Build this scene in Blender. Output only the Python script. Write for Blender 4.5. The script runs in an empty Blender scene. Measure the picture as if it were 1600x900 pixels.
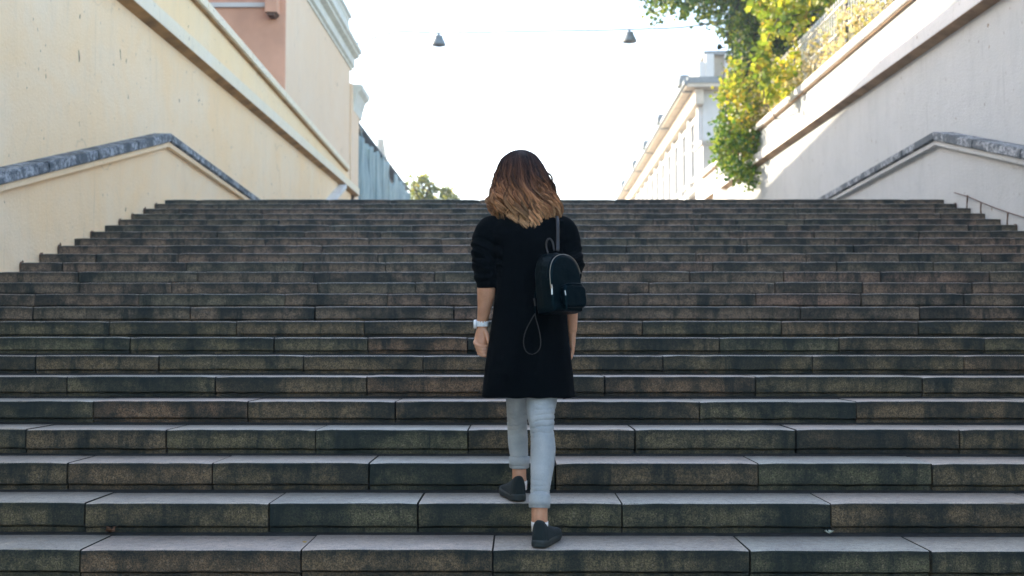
import bpy, bmesh, math, random
import numpy as np
from mathutils import Vector, Matrix, noise
random.seed(7); RNG = np.random.default_rng(7)
S = bpy.context.scene
COL = S.collection
PI = math.pi

# ------------------------------------------------------------------ camera, world, sun, exposure
F = 1600*35/36.0
CAMZ = 1.28
PITCH = math.atan(70/F); YAW = math.atan(9/F)
cam = bpy.data.cameras.new('camera'); cam.lens = 35; cam.sensor_width = 36; cam.clip_start = .05; cam.clip_end = 3000
cam.dof.use_dof = True; cam.dof.focus_distance = 4.25; cam.dof.aperture_fstop = 3.0
camo = bpy.data.objects.new('camera', cam); COL.objects.link(camo)
camo.location = (0, 0, CAMZ); camo.rotation_euler = (PI/2 + PITCH, 0, YAW)
S.camera = camo
SUN_EL = math.radians(24); SUN_AZ = math.radians(-58)
W = bpy.data.worlds.new('World'); S.world = W; W.use_nodes = True
_n = W.node_tree; _sky = _n.nodes.new('ShaderNodeTexSky'); _sky.sky_type = 'NISHITA'; _sky.sun_disc = False
_sky.sun_elevation = SUN_EL; _sky.sun_rotation = SUN_AZ; _sky.air_density = 1.0; _sky.dust_density = 1.5; _sky.ozone_density = 0.0
_bg = _n.nodes['Background']; _n.links.new(_sky.outputs[0], _bg.inputs[0]); _bg.inputs[1].default_value = .15
sl = bpy.data.lights.new('sun', 'SUN'); sl.energy = 2.6; sl.angle = math.radians(.5); sl.color = (1, .88, .70)
so = bpy.data.objects.new('sun', sl); COL.objects.link(so)
sdir = Vector((math.sin(SUN_AZ)*math.cos(SUN_EL), math.cos(SUN_AZ)*math.cos(SUN_EL), math.sin(SUN_EL)))
so.rotation_euler = sdir.to_track_quat('Z', 'Y').to_euler(); so.location = sdir*60
S.view_settings.view_transform = 'Standard'; S.view_settings.look = 'None'; S.view_settings.exposure = 2.4; S.view_settings.gamma = 1

# ------------------------------------------------------------------ layout helpers (photo pixel -> point at a real distance)
_R = Matrix.Rotation(YAW, 3, 'Z') @ Matrix.Rotation(PI/2 + PITCH, 3, 'X')
def ray(px, py): return _R @ Vector(((px-800)/F, (450-py)/F, -1))
def atY(px, py, Y): r = ray(px, py); return Vector((r.x*Y/r.y, Y, CAMZ + r.z*Y/r.y))
def atX(px, py, X): r = ray(px, py); k = X/r.x; return Vector((X, r.y*k, CAMZ + r.z*k))

# ------------------------------------------------------------------ object helpers
ORG = {}
def thing(name, label, cat, loc=(0, 0, 0), group=None):
    o = bpy.data.objects.new(name, None); COL.objects.link(o); o.location = loc; ORG[o.name] = Vector(loc)
    o.empty_display_size = .1
    o['label'] = label; o['category'] = cat
    if group: o['group'] = group
    return o
def tag(o, label=None, cat=None, group=None, kind=None):
    for k, v in (('label', label), ('category', cat), ('group', group), ('kind', kind)):
        if v: o[k] = v
    return o
def obj(name, geo, mat=None, parent=None, origin=None, smooth=False, label=None):
    """geo in world coordinates: bmesh, or (verts, faces)"""
    me = bpy.data.meshes.new(name)
    base = Vector(origin) if origin is not None else (ORG[parent.name].copy() if parent else Vector((0, 0, 0)))
    if isinstance(geo, bmesh.types.BMesh):
        bmesh.ops.translate(geo, verts=geo.verts, vec=-base); geo.to_mesh(me); geo.free()
    elif isinstance(geo, bpy.types.Mesh):
        me = geo; me.name = name; me.transform(Matrix.Translation(-base))
    else:
        v, f = geo; v = np.asarray(v, dtype=float) - np.array(base)
        me.from_pydata(v.tolist(), [], f if isinstance(f, list) else f.tolist())
    me.update()
    if smooth: me.shade_smooth()
    for m in (mat if isinstance(mat, (list, tuple)) else [mat]):
        if m: me.materials.append(m)
    o = bpy.data.objects.new(name, me); COL.objects.link(o); ORG[o.name] = base
    if parent: o.parent = parent; o.location = base - ORG[parent.name]
    else: o.location = base
    if label: o['label'] = label
    return o
def copyobj(o, loc, parent=None):
    c = o.copy(); COL.objects.link(c); ORG[c.name] = Vector(loc)
    if parent: c.parent = parent; c.location = Vector(loc) - ORG[parent.name]
    else: c.location = loc
    return c

def BM(): return bmesh.new()
def box(bm, x0, x1, y0, y1, z0, z1, bev=0, mi=0, rz=0, c=None):
    r = bmesh.ops.create_cube(bm, size=1); vs = r['verts']
    for v in vs: v.co = Vector(((x0+x1)/2 + v.co.x*(x1-x0), (y0+y1)/2 + v.co.y*(y1-y0), (z0+z1)/2 + v.co.z*(z1-z0)))
    if rz: bmesh.ops.rotate(bm, verts=vs, cent=c or Vector(((x0+x1)/2, (y0+y1)/2, 0)), matrix=Matrix.Rotation(rz, 3, 'Z'))
    if bev:
        es = list({e for v in vs for e in v.link_edges})
        bmesh.ops.bevel(bm, geom=es, offset=bev, segments=2, affect='EDGES', profile=.7)
    return vs
def prism(bm, pts, axis, a, b):
    """polygon pts (2D in the other two axes) extruded along axis from a to b"""
    def mk(p, t):
        return (t, p[0], p[1]) if axis == 'X' else ((p[0], t, p[1]) if axis == 'Y' else (p[0], p[1], t))
    A = [bm.verts.new(mk(p, a)) for p in pts]; B = [bm.verts.new(mk(p, b)) for p in pts]
    n = len(pts)
    bm.faces.new(A); bm.faces.new(B[::-1])
    for i in range(n): bm.faces.new((A[i], B[i], B[(i+1) % n], A[(i+1) % n]))
    bmesh.ops.recalc_face_normals(bm, faces=bm.faces)
def bar(bm, p, q, w, h, up=Vector((0, 0, 1))):
    """rectangular bar from p to q, w sideways, h along up"""
    p = Vector(p); q = Vector(q); t = (q-p).normalized(); s = t.cross(up).normalized(); u = s.cross(t).normalized()
    vs = []
    for c in (p, q):
        for a, b in ((-1, -1), (1, -1), (1, 1), (-1, 1)): vs.append(bm.verts.new(c + s*a*w/2 + u*b*h/2))
    for f in ((0, 1, 2, 3), (7, 6, 5, 4), (0, 4, 5, 1), (1, 5, 6, 2), (2, 6, 7, 3), (3, 7, 4, 0)): bm.faces.new([vs[i] for i in f])
    bmesh.ops.recalc_face_normals(bm, faces=bm.faces)
def loft(bm, rings, seg=24, side=None, cap=True):
    """rings: (centre, half_a, half_b[, exponent]); rings stand square to the path; a along X-ish, b the other way"""
    cs = [Vector(r[0]) for r in rings]; R = []
    for i, r in enumerate(rings):
        t = (cs[min(i+1, len(cs)-1)] - cs[max(i-1, 0)]).normalized()
        sx = Vector(side) if side else Vector((1, 0, 0))
        if abs(t.dot(sx)) > .95: sx = Vector((0, 0, 1))
        b = t.cross(sx).normalized(); a = b.cross(t).normalized()
        e = r[3] if len(r) > 3 else 2.0
        ring = []
        for k in range(seg):
            th = 2*PI*k/seg; c, s = math.cos(th), math.sin(th)
            ring.append(bm.verts.new(cs[i] + a*r[1]*math.copysign(abs(c)**(2/e), c) + b*r[2]*math.copysign(abs(s)**(2/e), s)))
        R.append(ring)
    for i in range(len(R)-1):
        for k in range(seg): bm.faces.new((R[i][k], R[i][(k+1) % seg], R[i+1][(k+1) % seg], R[i+1][k]))
    if cap: bm.faces.new(R[0][::-1]); bm.faces.new(R[-1])
    return R
def catmull(pts, n):
    pts = [np.array(p, float) for p in pts]; P = [2*pts[0]-pts[1]] + pts + [2*pts[-1]-pts[-2]]; out = []
    m = len(pts)-1
    for i in range(m):
        for k in range(n):
            t = k/n; p0, p1, p2, p3 = P[i:i+4]
            out.append(.5*((2*p1) + (-p0+p2)*t + (2*p0-5*p1+4*p2-p3)*t*t + (-p0+3*p1-3*p2+p3)*t**3))
    out.append(pts[-1]); return out
def tube(bm, pts, r, seg=8, n=0, flat=1.0, side=None):
    if n: pts = [Vector(p) for p in catmull(pts, n)]
    rr = r if isinstance(r, (list, tuple)) else [r]*len(pts)
    if len(rr) != len(pts): rr = list(np.interp(np.linspace(0, 1, len(pts)), np.linspace(0, 1, len(rr)), rr))
    loft(bm, [(p, rr[i], rr[i]*flat) for i, p in enumerate(pts)], seg=seg, side=side)
def limb(bm, spec, seg=20, n=5, bscale=1.0):
    """spec rows (px, py, Y, radius px)"""
    rows = []
    for px, py, Y, rp in spec:
        c = atY(px, py, Y); rows.append((c.x, c.y, c.z, rp*Y/F))
    rows = catmull(rows, n)
    loft(bm, [(Vector(r[:3]), r[3], r[3]*bscale) for r in rows], seg=seg)
def ellipsoid(bm, c, rx, ry, rz, u=20, v=12):
    r = bmesh.ops.create_uvsphere(bm, u_segments=u, v_segments=v, radius=1)
    for w in r['verts']: w.co = Vector(c) + Vector((w.co.x*rx, w.co.y*ry, w.co.z*rz))
def lathe(bm, c, prof, seg=16):
    loft(bm, [(Vector(c) + Vector((0, 0, z)), r, r) for r, z in prof], seg=seg)
def remesh(bm, vox, smooth=4, fac=.5):
    me = bpy.data.meshes.new('tmp'); bmesh.ops.recalc_face_normals(bm, faces=bm.faces); bm.to_mesh(me); bm.free()
    o = bpy.data.objects.new('tmp', me); COL.objects.link(o)
    m = o.modifiers.new('r', 'REMESH'); m.mode = 'VOXEL'; m.voxel_size = vox; m.adaptivity = 0
    s = o.modifiers.new('s', 'SMOOTH'); s.factor = fac; s.iterations = smooth
    dg = bpy.context.evaluated_depsgraph_get(); ev = o.evaluated_get(dg)
    out = bpy.data.meshes.new_from_object(ev)
    bpy.data.objects.remove(o); bpy.data.meshes.remove(me)
    return out
def displace(me, fn):
    """fn(co, normal) -> metres along the normal"""
    n = len(me.vertices); nor = [v.normal.copy() for v in me.vertices]
    for i, v in enumerate(me.vertices): v.co += nor[i]*fn(v.co, nor[i])
    me.update()

# ------------------------------------------------------------------ materials
class N:
    def __init__(s, name):
        s.m = bpy.data.materials.new(name); s.m.use_nodes = True; s.t = s.m.node_tree; s.b = s.t.nodes['Principled BSDF']
    def n(s, typ, **k):
        x = s.t.nodes.new('ShaderNode'+typ)
        for a, v in k.items(): setattr(x, a, v)
        return x
    def l(s, a, b): s.t.links.new(a, b)
    def coord(s, kind='Object', scale=(1, 1, 1), rnd=True):
        c = s.n('TexCoord'); mp = s.n('Mapping'); mp.inputs['Scale'].default_value = scale
        if rnd:
            oi = s.n('ObjectInfo'); mu = s.n('Math', operation='MULTIPLY'); mu.inputs[1].default_value = 37.0; s.l(oi.outputs['Random'], mu.inputs[0])
            ad = s.n('VectorMath', operation='ADD'); s.l(c.outputs[kind], ad.inputs[0]); s.l(mu.outputs[0], ad.inputs[1]); s.l(ad.outputs[0], mp.inputs[0])
        else: s.l(c.outputs[kind], mp.inputs[0])
        return mp.outputs[0]
    def noise(s, vec, scale, detail=4, rough=.55, dist=0):
        x = s.n('TexNoise'); x.inputs['Scale'].default_value = scale; x.inputs['Detail'].default_value = detail; x.inputs['Roughness'].default_value = rough
        x.inputs['Distortion'].default_value = dist; s.l(vec, x.inputs['Vector']); return x.outputs['Fac']
    def ramp(s, fac, stops):
        r = s.n('ValToRGB'); s.l(fac, r.inputs[0]); e = r.color_ramp.elements
        while len(e) < len(stops): e.new(.5)
        for i, (p, c) in enumerate(stops):
            e[i].position = p; e[i].color = (c, c, c, 1) if isinstance(c, (int, float)) else (*c, 1)
        return r.outputs[0]
    def mix(s, fac, a, b, mode='MIX'):
        x = s.n('Mix', data_type='RGBA', blend_type=mode)
        for ix, v in ((0, fac), (6, a), (7, b)):
            sock = x.inputs[ix]
            if hasattr(v, 'is_output'): s.l(v, sock)
            elif isinstance(v, (int, float)): sock.default_value = v if ix == 0 else (v, v, v, 1)
            else: sock.default_value = (*v, 1)
        return x.outputs[2]
    def bump(s, h, strength, dist=.01):
        x = s.n('Bump'); x.inputs['Strength'].default_value = strength; x.inputs['Distance'].default_value = dist; s.l(h, x.inputs['Height'])
        s.l(x.outputs[0], s.b.inputs['Normal'])
    def set(s, col=None, rough=.8, **k):
        if col is not None:
            if hasattr(col, 'is_output'): s.l(col, s.b.inputs['Base Color'])
            else: s.b.inputs['Base Color'].default_value = (*col, 1)
        if hasattr(rough, 'is_output'): s.l(rough, s.b.inputs['Roughness'])
        else: s.b.inputs['Roughness'].default_value = rough
        for a, v in k.items(): s.b.inputs[a.replace('_', ' ')].default_value = v
        return s.m
def simple(name, col, rough=.6, var=.15, scale=8, bump=.15, bs=60, **k):
    m = N(name); v = m.coord(rnd=False); f = m.noise(v, scale)
    c2 = tuple(x*(1-var*2) for x in col); c = m.mix(m.ramp(f, [(.3, 0), (.7, 1)]), c2, col)
    if bump: m.bump(m.noise(v, bs, 3), bump, .004)
    return m.set(c, rough, **k)

def plaster(name, base, pale, dirt, edge=None):
    m = N(name); v = m.coord(rnd=False); st = m.coord(scale=(3, 3, .28), rnd=False)
    c = m.mix(m.ramp(m.noise(v, .9, 6, .65, .6), [(.35, 0), (.68, 1)]), base, pale)
    st2 = m.coord(scale=(1, 1, .5), rnd=False)
    c = m.mix(m.ramp(m.noise(st, 1.6, 8, .75, .8), [(.5, 0), (.8, .35)]), c, dirt)         # soft rain streaks
    c = m.mix(m.ramp(m.noise(st2, 4.5, 7, .75, 1.2), [(.52, 0), (.72, .30)]), c, dirt)      # blotches
    c = m.mix(m.ramp(m.noise(m.coord(scale=(4, 4, .22), rnd=False), 3.2, 3, .6, .5), [(.66, 0), (.74, .35)]), c, tuple(x*.6 for x in dirt))
    vo = m.n('TexVoronoi', feature='DISTANCE_TO_EDGE'); vo.inputs['Scale'].default_value = .55
    dv_ = m.n('VectorMath', operation='ADD'); nz_ = m.n('TexNoise'); nz_.inputs['Scale'].default_value = 2.2; nz_.inputs['Detail'].default_value = 6; m.l(v, nz_.inputs['Vector'])
    sc_ = m.n('VectorMath', operation='SCALE'); sc_.inputs['Scale'].default_value = .55; m.l(nz_.outputs['Color'], sc_.inputs[0]); m.l(v, dv_.inputs[0]); m.l(sc_.outputs[0], dv_.inputs[1]); m.l(dv_.outputs[0], vo.inputs['Vector'])
    crack = m.mix(1, m.ramp(vo.outputs['Distance'], [(.0, .4), (.005, 0)]), m.ramp(m.noise(v, .7, 2), [(.54, 0), (.6, 1)]), 'MULTIPLY')
    c = m.mix(crack, c, (.22, .18, .14))
    sc = m.coord(scale=(1, 1.6, .8), rnd=False)
    chip = m.ramp(m.noise(sc, 6.5, 2, .5, .3), [(.735, 0), (.755, 1)])
    c = m.mix(chip, c, (.25, .18, .12))
    chip2 = m.ramp(m.noise(sc, 15, 1, .5), [(.765, 0), (.79, .8)])
    c = m.mix(chip2, c, (.2, .15, .12))
    h = m.mix(.5, m.noise(v, 5, 6, .65), m.noise(v, 34, 4, .6))
    h = m.mix(chip, h, .0); m.bump(h, .4, .03)
    return m.set(c, .85, Specular_IOR_Level=.2)
M = {}
M['plaster_l'] = plaster('cream_plaster', (.90, .64, .37), (.89, .70, .48), (.68, .54, .39))
M['plaster_y'] = plaster('yellow_cream_plaster', (.86, .64, .37), (.84, .67, .44), (.62, .50, .35))
M['plaster_r'] = plaster('white_plaster', (.46, .47, .455), (.51, .515, .50), (.32, .335, .335))
M['ochre'] = simple('ochre_stained_plaster', (.52, .30, .12), .85, .3, 3)
M['ochre_r'] = simple('brown_stained_plaster', (.45, .30, .18), .85, .3, 3)
M['trim_l'] = plaster('pale_cream_trim', (.80, .69, .50), (.80, .72, .57), (.5, .45, .36))
M['trim_r'] = plaster('white_trim', (.66, .64, .60), (.70, .68, .65), (.42, .41, .39))
M['pink'] = simple('dusty_pink_plaster', (.68, .38, .25), .9, .1, 2, .2)
M['facade'] = plaster('peach_cream_plaster', (.74, .56, .39), (.74, .59, .44), (.62, .50, .39))
M['white'] = simple('white_painted_render', (.60, .59, .56), .8, .04, 3)
M['beige'] = simple('beige_soffit', (.62, .54, .43), .8, .12, 2)
M['grey'] = simple('zinc_grey_metal', (.20, .23, .24), .5, .15, 6)
M['palegreen'] = simple('pale_grey_cream_stucco', (.68, .69, .62), .8, .1, 4)
M['glass'] = simple('window_glass', (.10, .12, .14), .12, .1, 3, 0)
M['rail'] = simple('cream_painted_iron', (.72, .68, .60), .5, .15, 20)
M['darkiron'] = simple('dark_iron', (.03, .035, .04), .5, .2, 20)
M['rust'] = simple('rusty_iron', (.16, .085, .05), .8, .35, 40)
M['bark'] = simple('grey_brown_bark', (.16, .12, .09), .9, .35, 20, .8, 40)
M['soil'] = simple('dark_soil', (.07, .055, .04), .95, .3, 4, .6)
M['paving'] = simple('grey_paving', (.22, .21, .20), .85, .2, 3, .4)

# weathered stone: riser and worn tread
def stone(name, tread, upper=False):
    m = N(name); v = m.coord()
    oi = m.n('ObjectInfo')
    grain = m.noise(v, 150, 3, .8); mid = m.noise(v, 30, 6, .75); big = m.noise(v, 3.4, 4, .6)
    if tread:
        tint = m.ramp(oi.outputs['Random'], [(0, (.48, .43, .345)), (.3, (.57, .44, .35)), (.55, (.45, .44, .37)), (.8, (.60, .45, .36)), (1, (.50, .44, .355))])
        c = m.mix(m.ramp(mid, [(.35, .0), (.70, .5)]), tint, (.17, .17, .175))
        c = m.mix(m.ramp(m.noise(m.coord(scale=(1, 3, 1)), 12, 6, .75), [(.60, 0), (.64, .75)]), c, (.09, .085, .085))
        c = m.mix(m.ramp(grain, [(.40, .5), (.56, 0)]), c, (.09, .088, .085))
        c = m.mix(m.ramp(big, [(.42, 0), (.66, .55)]), c, (.20, .185, .165))
        c = m.mix(m.ramp(m.noise(v, 70, 2, .6), [(.66, 0), (.70, .8)]), c, (.05, .05, .048))
        tc = m.n('TexCoord'); sx = m.n('SeparateXYZ'); m.l(tc.outputs['Object'], sx.inputs[0]); nn = m.n('Math', operation='MULTIPLY_ADD')   # darker brown towards the back
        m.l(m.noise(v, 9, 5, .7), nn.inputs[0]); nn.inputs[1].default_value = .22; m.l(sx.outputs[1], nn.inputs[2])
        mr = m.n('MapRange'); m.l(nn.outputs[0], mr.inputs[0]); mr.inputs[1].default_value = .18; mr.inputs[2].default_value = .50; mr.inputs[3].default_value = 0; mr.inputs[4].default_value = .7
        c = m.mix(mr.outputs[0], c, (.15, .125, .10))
        m.bump(m.mix(.4, grain, mid), .6, .008)
        return m.set(c, m.ramp(mid, [(.3, .36), (.7, .6)]), Specular_IOR_Level=.6)
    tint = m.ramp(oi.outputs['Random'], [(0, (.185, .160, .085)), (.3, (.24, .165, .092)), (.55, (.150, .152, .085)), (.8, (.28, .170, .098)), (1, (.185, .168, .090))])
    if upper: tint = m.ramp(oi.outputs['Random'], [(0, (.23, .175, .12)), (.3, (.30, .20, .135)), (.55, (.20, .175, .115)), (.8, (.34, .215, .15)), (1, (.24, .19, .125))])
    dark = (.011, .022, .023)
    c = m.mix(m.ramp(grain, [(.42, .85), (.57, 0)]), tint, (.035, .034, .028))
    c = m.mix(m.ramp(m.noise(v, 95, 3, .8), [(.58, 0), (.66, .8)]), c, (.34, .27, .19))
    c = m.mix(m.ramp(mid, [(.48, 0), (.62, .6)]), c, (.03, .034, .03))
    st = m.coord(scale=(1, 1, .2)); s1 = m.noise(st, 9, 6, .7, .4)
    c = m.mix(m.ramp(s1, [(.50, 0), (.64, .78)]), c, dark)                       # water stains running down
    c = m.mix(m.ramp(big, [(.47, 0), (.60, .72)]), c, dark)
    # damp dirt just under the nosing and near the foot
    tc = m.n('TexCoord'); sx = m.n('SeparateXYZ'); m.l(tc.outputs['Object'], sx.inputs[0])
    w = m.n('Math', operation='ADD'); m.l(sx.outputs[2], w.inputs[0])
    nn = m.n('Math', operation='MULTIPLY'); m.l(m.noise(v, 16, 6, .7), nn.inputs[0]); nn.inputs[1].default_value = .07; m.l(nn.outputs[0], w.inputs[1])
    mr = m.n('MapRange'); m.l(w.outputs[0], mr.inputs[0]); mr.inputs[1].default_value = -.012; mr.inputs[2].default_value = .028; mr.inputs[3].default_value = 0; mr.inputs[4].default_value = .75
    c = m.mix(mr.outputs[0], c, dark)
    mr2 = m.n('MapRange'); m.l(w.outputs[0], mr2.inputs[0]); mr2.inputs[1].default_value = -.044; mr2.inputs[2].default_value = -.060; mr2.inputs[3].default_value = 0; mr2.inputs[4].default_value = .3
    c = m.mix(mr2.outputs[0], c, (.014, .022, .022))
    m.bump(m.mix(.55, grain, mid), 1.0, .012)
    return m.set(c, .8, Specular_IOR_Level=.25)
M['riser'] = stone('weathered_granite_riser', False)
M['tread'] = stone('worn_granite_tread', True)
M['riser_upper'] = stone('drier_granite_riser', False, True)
M['mortar'] = simple('black_filler', (.016, .018, .018), .95, .3, 20)
def coping_mat():
    m = N('weathered_coping_stone'); v = m.coord(); 
    c = m.mix(m.ramp(m.noise(v, 16, 10, .8), [(.43, 0), (.57, 1)]), (.050, .068, .084), (.40, .42, .44))
    c = m.mix(m.ramp(m.noise(v, 3.5, 5, .65), [(.46, 0), (.58, .9)]), c, (.040, .055, .068))
    c = m.mix(m.ramp(m.noise(v, 45, 3, .7), [(.56, 0), (.66, .85)]), c, (.010, .016, .02))
    m.bump(m.noise(v, 60, 4, .7), .5, .006)
    return m.set(c, .7)
M['coping'] = coping_mat()

def leafmat(name, stops, trans=.45, rough=.5):
    m = N(name); g = m.n('NewGeometry'); c = m.ramp(g.outputs['Random Per Island'], stops)
    v = m.coord(rnd=False); c = m.mix(m.ramp(m.noise(v, 1.3, 3), [(.4, 0), (.65, .5)]), c, stops[0][1])
    m.set(c, rough, Specular_IOR_Level=.35)
    t = m.n('BsdfTranslucent'); m.l(m.mix(1, c, (1.5, 1.35, .6), 'MULTIPLY'), t.inputs[0])
    ms = m.n('MixShader'); ms.inputs[0].default_value = trans; m.l(m.b.outputs[0], ms.inputs[1]); m.l(t.outputs[0], ms.inputs[2])
    m.l(ms.outputs[0], m.t.nodes['Material Output'].inputs[0]); return m.m
M['leaf_tree'] = leafmat('tree_leaves', [(0, (.022, .062, .016)), (.4, (.045, .105, .02)), (.75, (.10, .16, .02)), (1, (.26, .27, .03))], .45)
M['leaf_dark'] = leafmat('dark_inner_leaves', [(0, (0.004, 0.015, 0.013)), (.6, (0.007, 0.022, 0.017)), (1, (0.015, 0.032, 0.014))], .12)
M['leaf_yellow'] = leafmat('yellow_vine_leaves', [(0, (.10, .18, .03)), (.3, (.20, .28, .04)), (.6, (.36, .38, .06)), (.88, (.52, .46, .09)), (1, (.46, .26, .07))], .5)
M['leaf_green'] = leafmat('green_vine_leaves', [(0, (.035, .11, .03)), (.5, (.10, .20, .035)), (1, (.30, .34, .06))], .5)
M['leaf_ivy'] = leafmat('pale_autumn_leaves', [(0, (.45, .42, .32)), (.35, (.62, .58, .46)), (.6, (.50, .36, .24)), (.8, (.20, .22, .08)), (1, (.50, .48, .12))], .4)
M['leaf_far'] = leafmat('far_tree_leaves', [(0, (0.095, 0.135, 0.054)), (.6, (0.203, 0.243, 0.068)), (.88, (0.297, 0.297, 0.081)), (1, (0.675, 0.567, 0.054))], .5)

# ================================================================== GROUND AND STEPS
T = .347; D1 = 4.08; NR = 24
YE = [859, 785.5, 723, 670.5, 626.5, 588, 555.3, 527, 501.7, 479.1, 458.9, 441.1, 424.2, 409.4, 395.6, 382.9, 371.6, 361, 351.2, 342, 333.4, 325.3, 317.9, 311.4]
DN = [D1 + sum(.327 if i < 5 else .349 for i in range(k)) for k in range(NR)]   # the lowest treads are a little narrower
ZN = [atY(809, YE[k], DN[k]).z for k in range(NR)]
XL, XR = -4.28, 5.15
Z0 = ZN[0]; ZTOP = ZN[-1]
bm = BM(); box(bm, -60, 60, -60, 3.6, -1, 0); o = obj('ground', bm, M['paving']); tag(o, kind='structure')
stairs = thing('staircase', 'wide flight of dark weathered granite steps climbing between two plastered walls', 'staircase', (0, D1, 0))
JT = {0: [-80, 125, 470, 770, 1172, 1455, 1760], 1: [-120, 133, 419.5, 653, 972, 1298.7, 1640], 2: [-150, 104.5, 332, 576, 868, 1185, 1456, 1700],
      3: [40, 260, 493, 731, 992, 1244, 1500], 4: [-60, 146, 387, 617.5, 852, 1093.5, 1338, 1602], 5: [104.5, 337, 573, 790, 945, 1181, 1441],
      6: [55, 248, 474, 661, 860, 1036, 1270, 1506], 7: [-10, 203, 428, 575, 730, 890, 1124, 1311, 1539], 8: [-40, 170, 369, 569, 790, 1003.6, 1221, 1435],
      9: [51, 297, 492, 709, 880, 1250, 1437.5], 10: [54, 217, 445, 605, 790, 982, 1181, 1346, 1506], 11: [124, 268, 496, 649, 840, 1014, 1211, 1348, 1519]}
def stone_block(x0, x1, yf, zt, rise, seed, k):
    rs = random.Random(seed); n = max(4, int((x1-x0)/.075))
    h1 = rise*(.77 if k < 8 else .83); L = T + .03
    prof = [(L, -.008), (.03, -.0003), (.010, -.0005), (.003, -.003), (0, -.010), (0, -h1*.5), (0, -h1+.004), (.005, -h1), (.030, -h1-.001), (.030, -h1-.006), (.013, -h1-.009), (.015, -rise+.002), (.06, -rise+.002), (.06, -.03), (L, -.03)]
    bm = BM(); R = []
    off = rs.uniform(0, 100)
    chips = [(rs.uniform(x0, x1), rs.uniform(.008, .03), rs.uniform(.003, .010)) for _ in range(rs.choice((0, 1, 2, 2, 3, 4)))]
    for i in range(n+1):
        x = x0 + (x1-x0)*i/n
        e = min(i, n-i); rnd = .0035 if e == 0 else 0
        cd = sum(d*max(0, 1-abs(x-cx)/w) for cx, w, d in chips)
        j1 = noise.noise(Vector((x*6, off, 0)))*.0022; j2 = noise.noise(Vector((x*9, off, 9)))*.0022; j3 = noise.noise(Vector((x*11, off, 19)))*.004
        ring = []
        for q, (y, z) in enumerate(prof):
            yy, zz = y, z
            if 2 <= q <= 6: yy += j1 + rnd
            if q in (1, 2, 3, 4): zz += j2 - rnd
            if q in (3, 4): yy += cd; zz -= cd*.6
            if 6 <= q <= 10: zz += j3
            ring.append(bm.verts.new((x, yf+yy, zt+zz)))
        R.append(ring)
    m = len(prof)
    for i in range(n):
        for q in range(m):
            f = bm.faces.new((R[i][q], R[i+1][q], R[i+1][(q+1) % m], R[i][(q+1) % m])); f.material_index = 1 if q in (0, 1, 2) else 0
    bm.faces.new(R[0]); bm.faces.new(R[-1][::-1])
    bmesh.ops.recalc_face_normals(bm, faces=bm.faces)
    return bm
for k in range(NR):
    yf, zt = DN[k], ZN[k]; rise = ZN[k]-ZN[k-1] if k else .115
    rs = random.Random(100+k)
    if k in JT: js = sorted(atY(p, YE[k], yf).x for p in JT[k])
    else:
        js = []; x = XL + rs.uniform(.35, 1.0)
        while x < XR - .4: js.append(x); x += rs.uniform(.7, 1.12)
    js = [j for j in js if XL+.15 < j < XR-.15]
    while js[0] - XL > 1.15: js.insert(0, js[0]-rs.uniform(.75, .95) if js[0]-XL > 1.15 else js[0])
    while XR - js[-1] > 1.15: js.append(js[-1]+rs.uniform(.75, .95))
    js = [XL-.02] + [j for j in js if XL+.12 < j < XR-.12] + [XR+.02]
    for i in range(len(js)-1):
        g = rs.uniform(.0025, .0065)
        dy = rs.uniform(-.004, .004); dz = rs.uniform(-.0025, .0015)
        bm = stone_block(js[i]+g, js[i+1]-g, yf+dy, zt+dz, rise, k*50+i, k)
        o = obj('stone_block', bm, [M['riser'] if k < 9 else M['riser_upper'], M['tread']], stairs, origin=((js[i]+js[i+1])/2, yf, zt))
bm = BM()
pts = [(DN[0]-.6, -.3)]
pts = [(DN[0]+.045, -.3)]
for k in range(NR): pts += [(DN[k]+.05, ZN[k]-.022), (DN[k]+T+.049, ZN[k]-.022)] if k < NR-1 else [(DN[k]+.05, ZN[k]-.022), (DN[k]+.3, ZN[k]-.022), (DN[k]+.3, -.3)]
prism(bm, pts, 'X', XL-.02, XR+.02); obj('mortar_bed', bm, M['mortar'], stairs)
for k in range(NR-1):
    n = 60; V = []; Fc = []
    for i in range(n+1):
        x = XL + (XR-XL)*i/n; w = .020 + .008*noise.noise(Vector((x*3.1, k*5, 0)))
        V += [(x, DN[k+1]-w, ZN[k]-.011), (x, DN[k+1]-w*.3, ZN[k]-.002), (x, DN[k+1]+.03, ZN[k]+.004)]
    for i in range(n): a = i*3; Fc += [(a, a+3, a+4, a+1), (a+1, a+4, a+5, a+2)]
    obj('corner_strip', (V, Fc), M['mortar'], stairs)  # near-black strip along the foot of each riser
bm = BM()
for i in range(1, 3): box(bm, XL-.02, XR+.02, D1-i*T, D1-(i-1)*T+.05, -.3, Z0-.115*i-.004, .004)
obj('lower_step', bm, [M['tread']], stairs)
# rusted stubs left in the wall at the step ends
for k in range(11, NR):
    for sx, X in ((1, XL), (-1, XR)):
        rs = random.Random(k*7+sx)
        if (sx < 0 and k % 2) or rs.random() < .35: continue
        h = rs.uniform(.004, .03); bm = BM()
        tube(bm, [(X+sx*.012, DN[k]+.03, ZN[k]-.02), (X+sx*.016, DN[k]+.028, ZN[k]+h*.5), (X+sx*.010, DN[k]+.035, ZN[k]+h)], [.009, .007, .003], 6)
        ellipsoid(bm, (X+sx*.008, DN[k]+.02, ZN[k]-.03), .010, .03, .04, 8, 6); obj('rusted_stub', bm, M['rust'], stairs)
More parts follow.
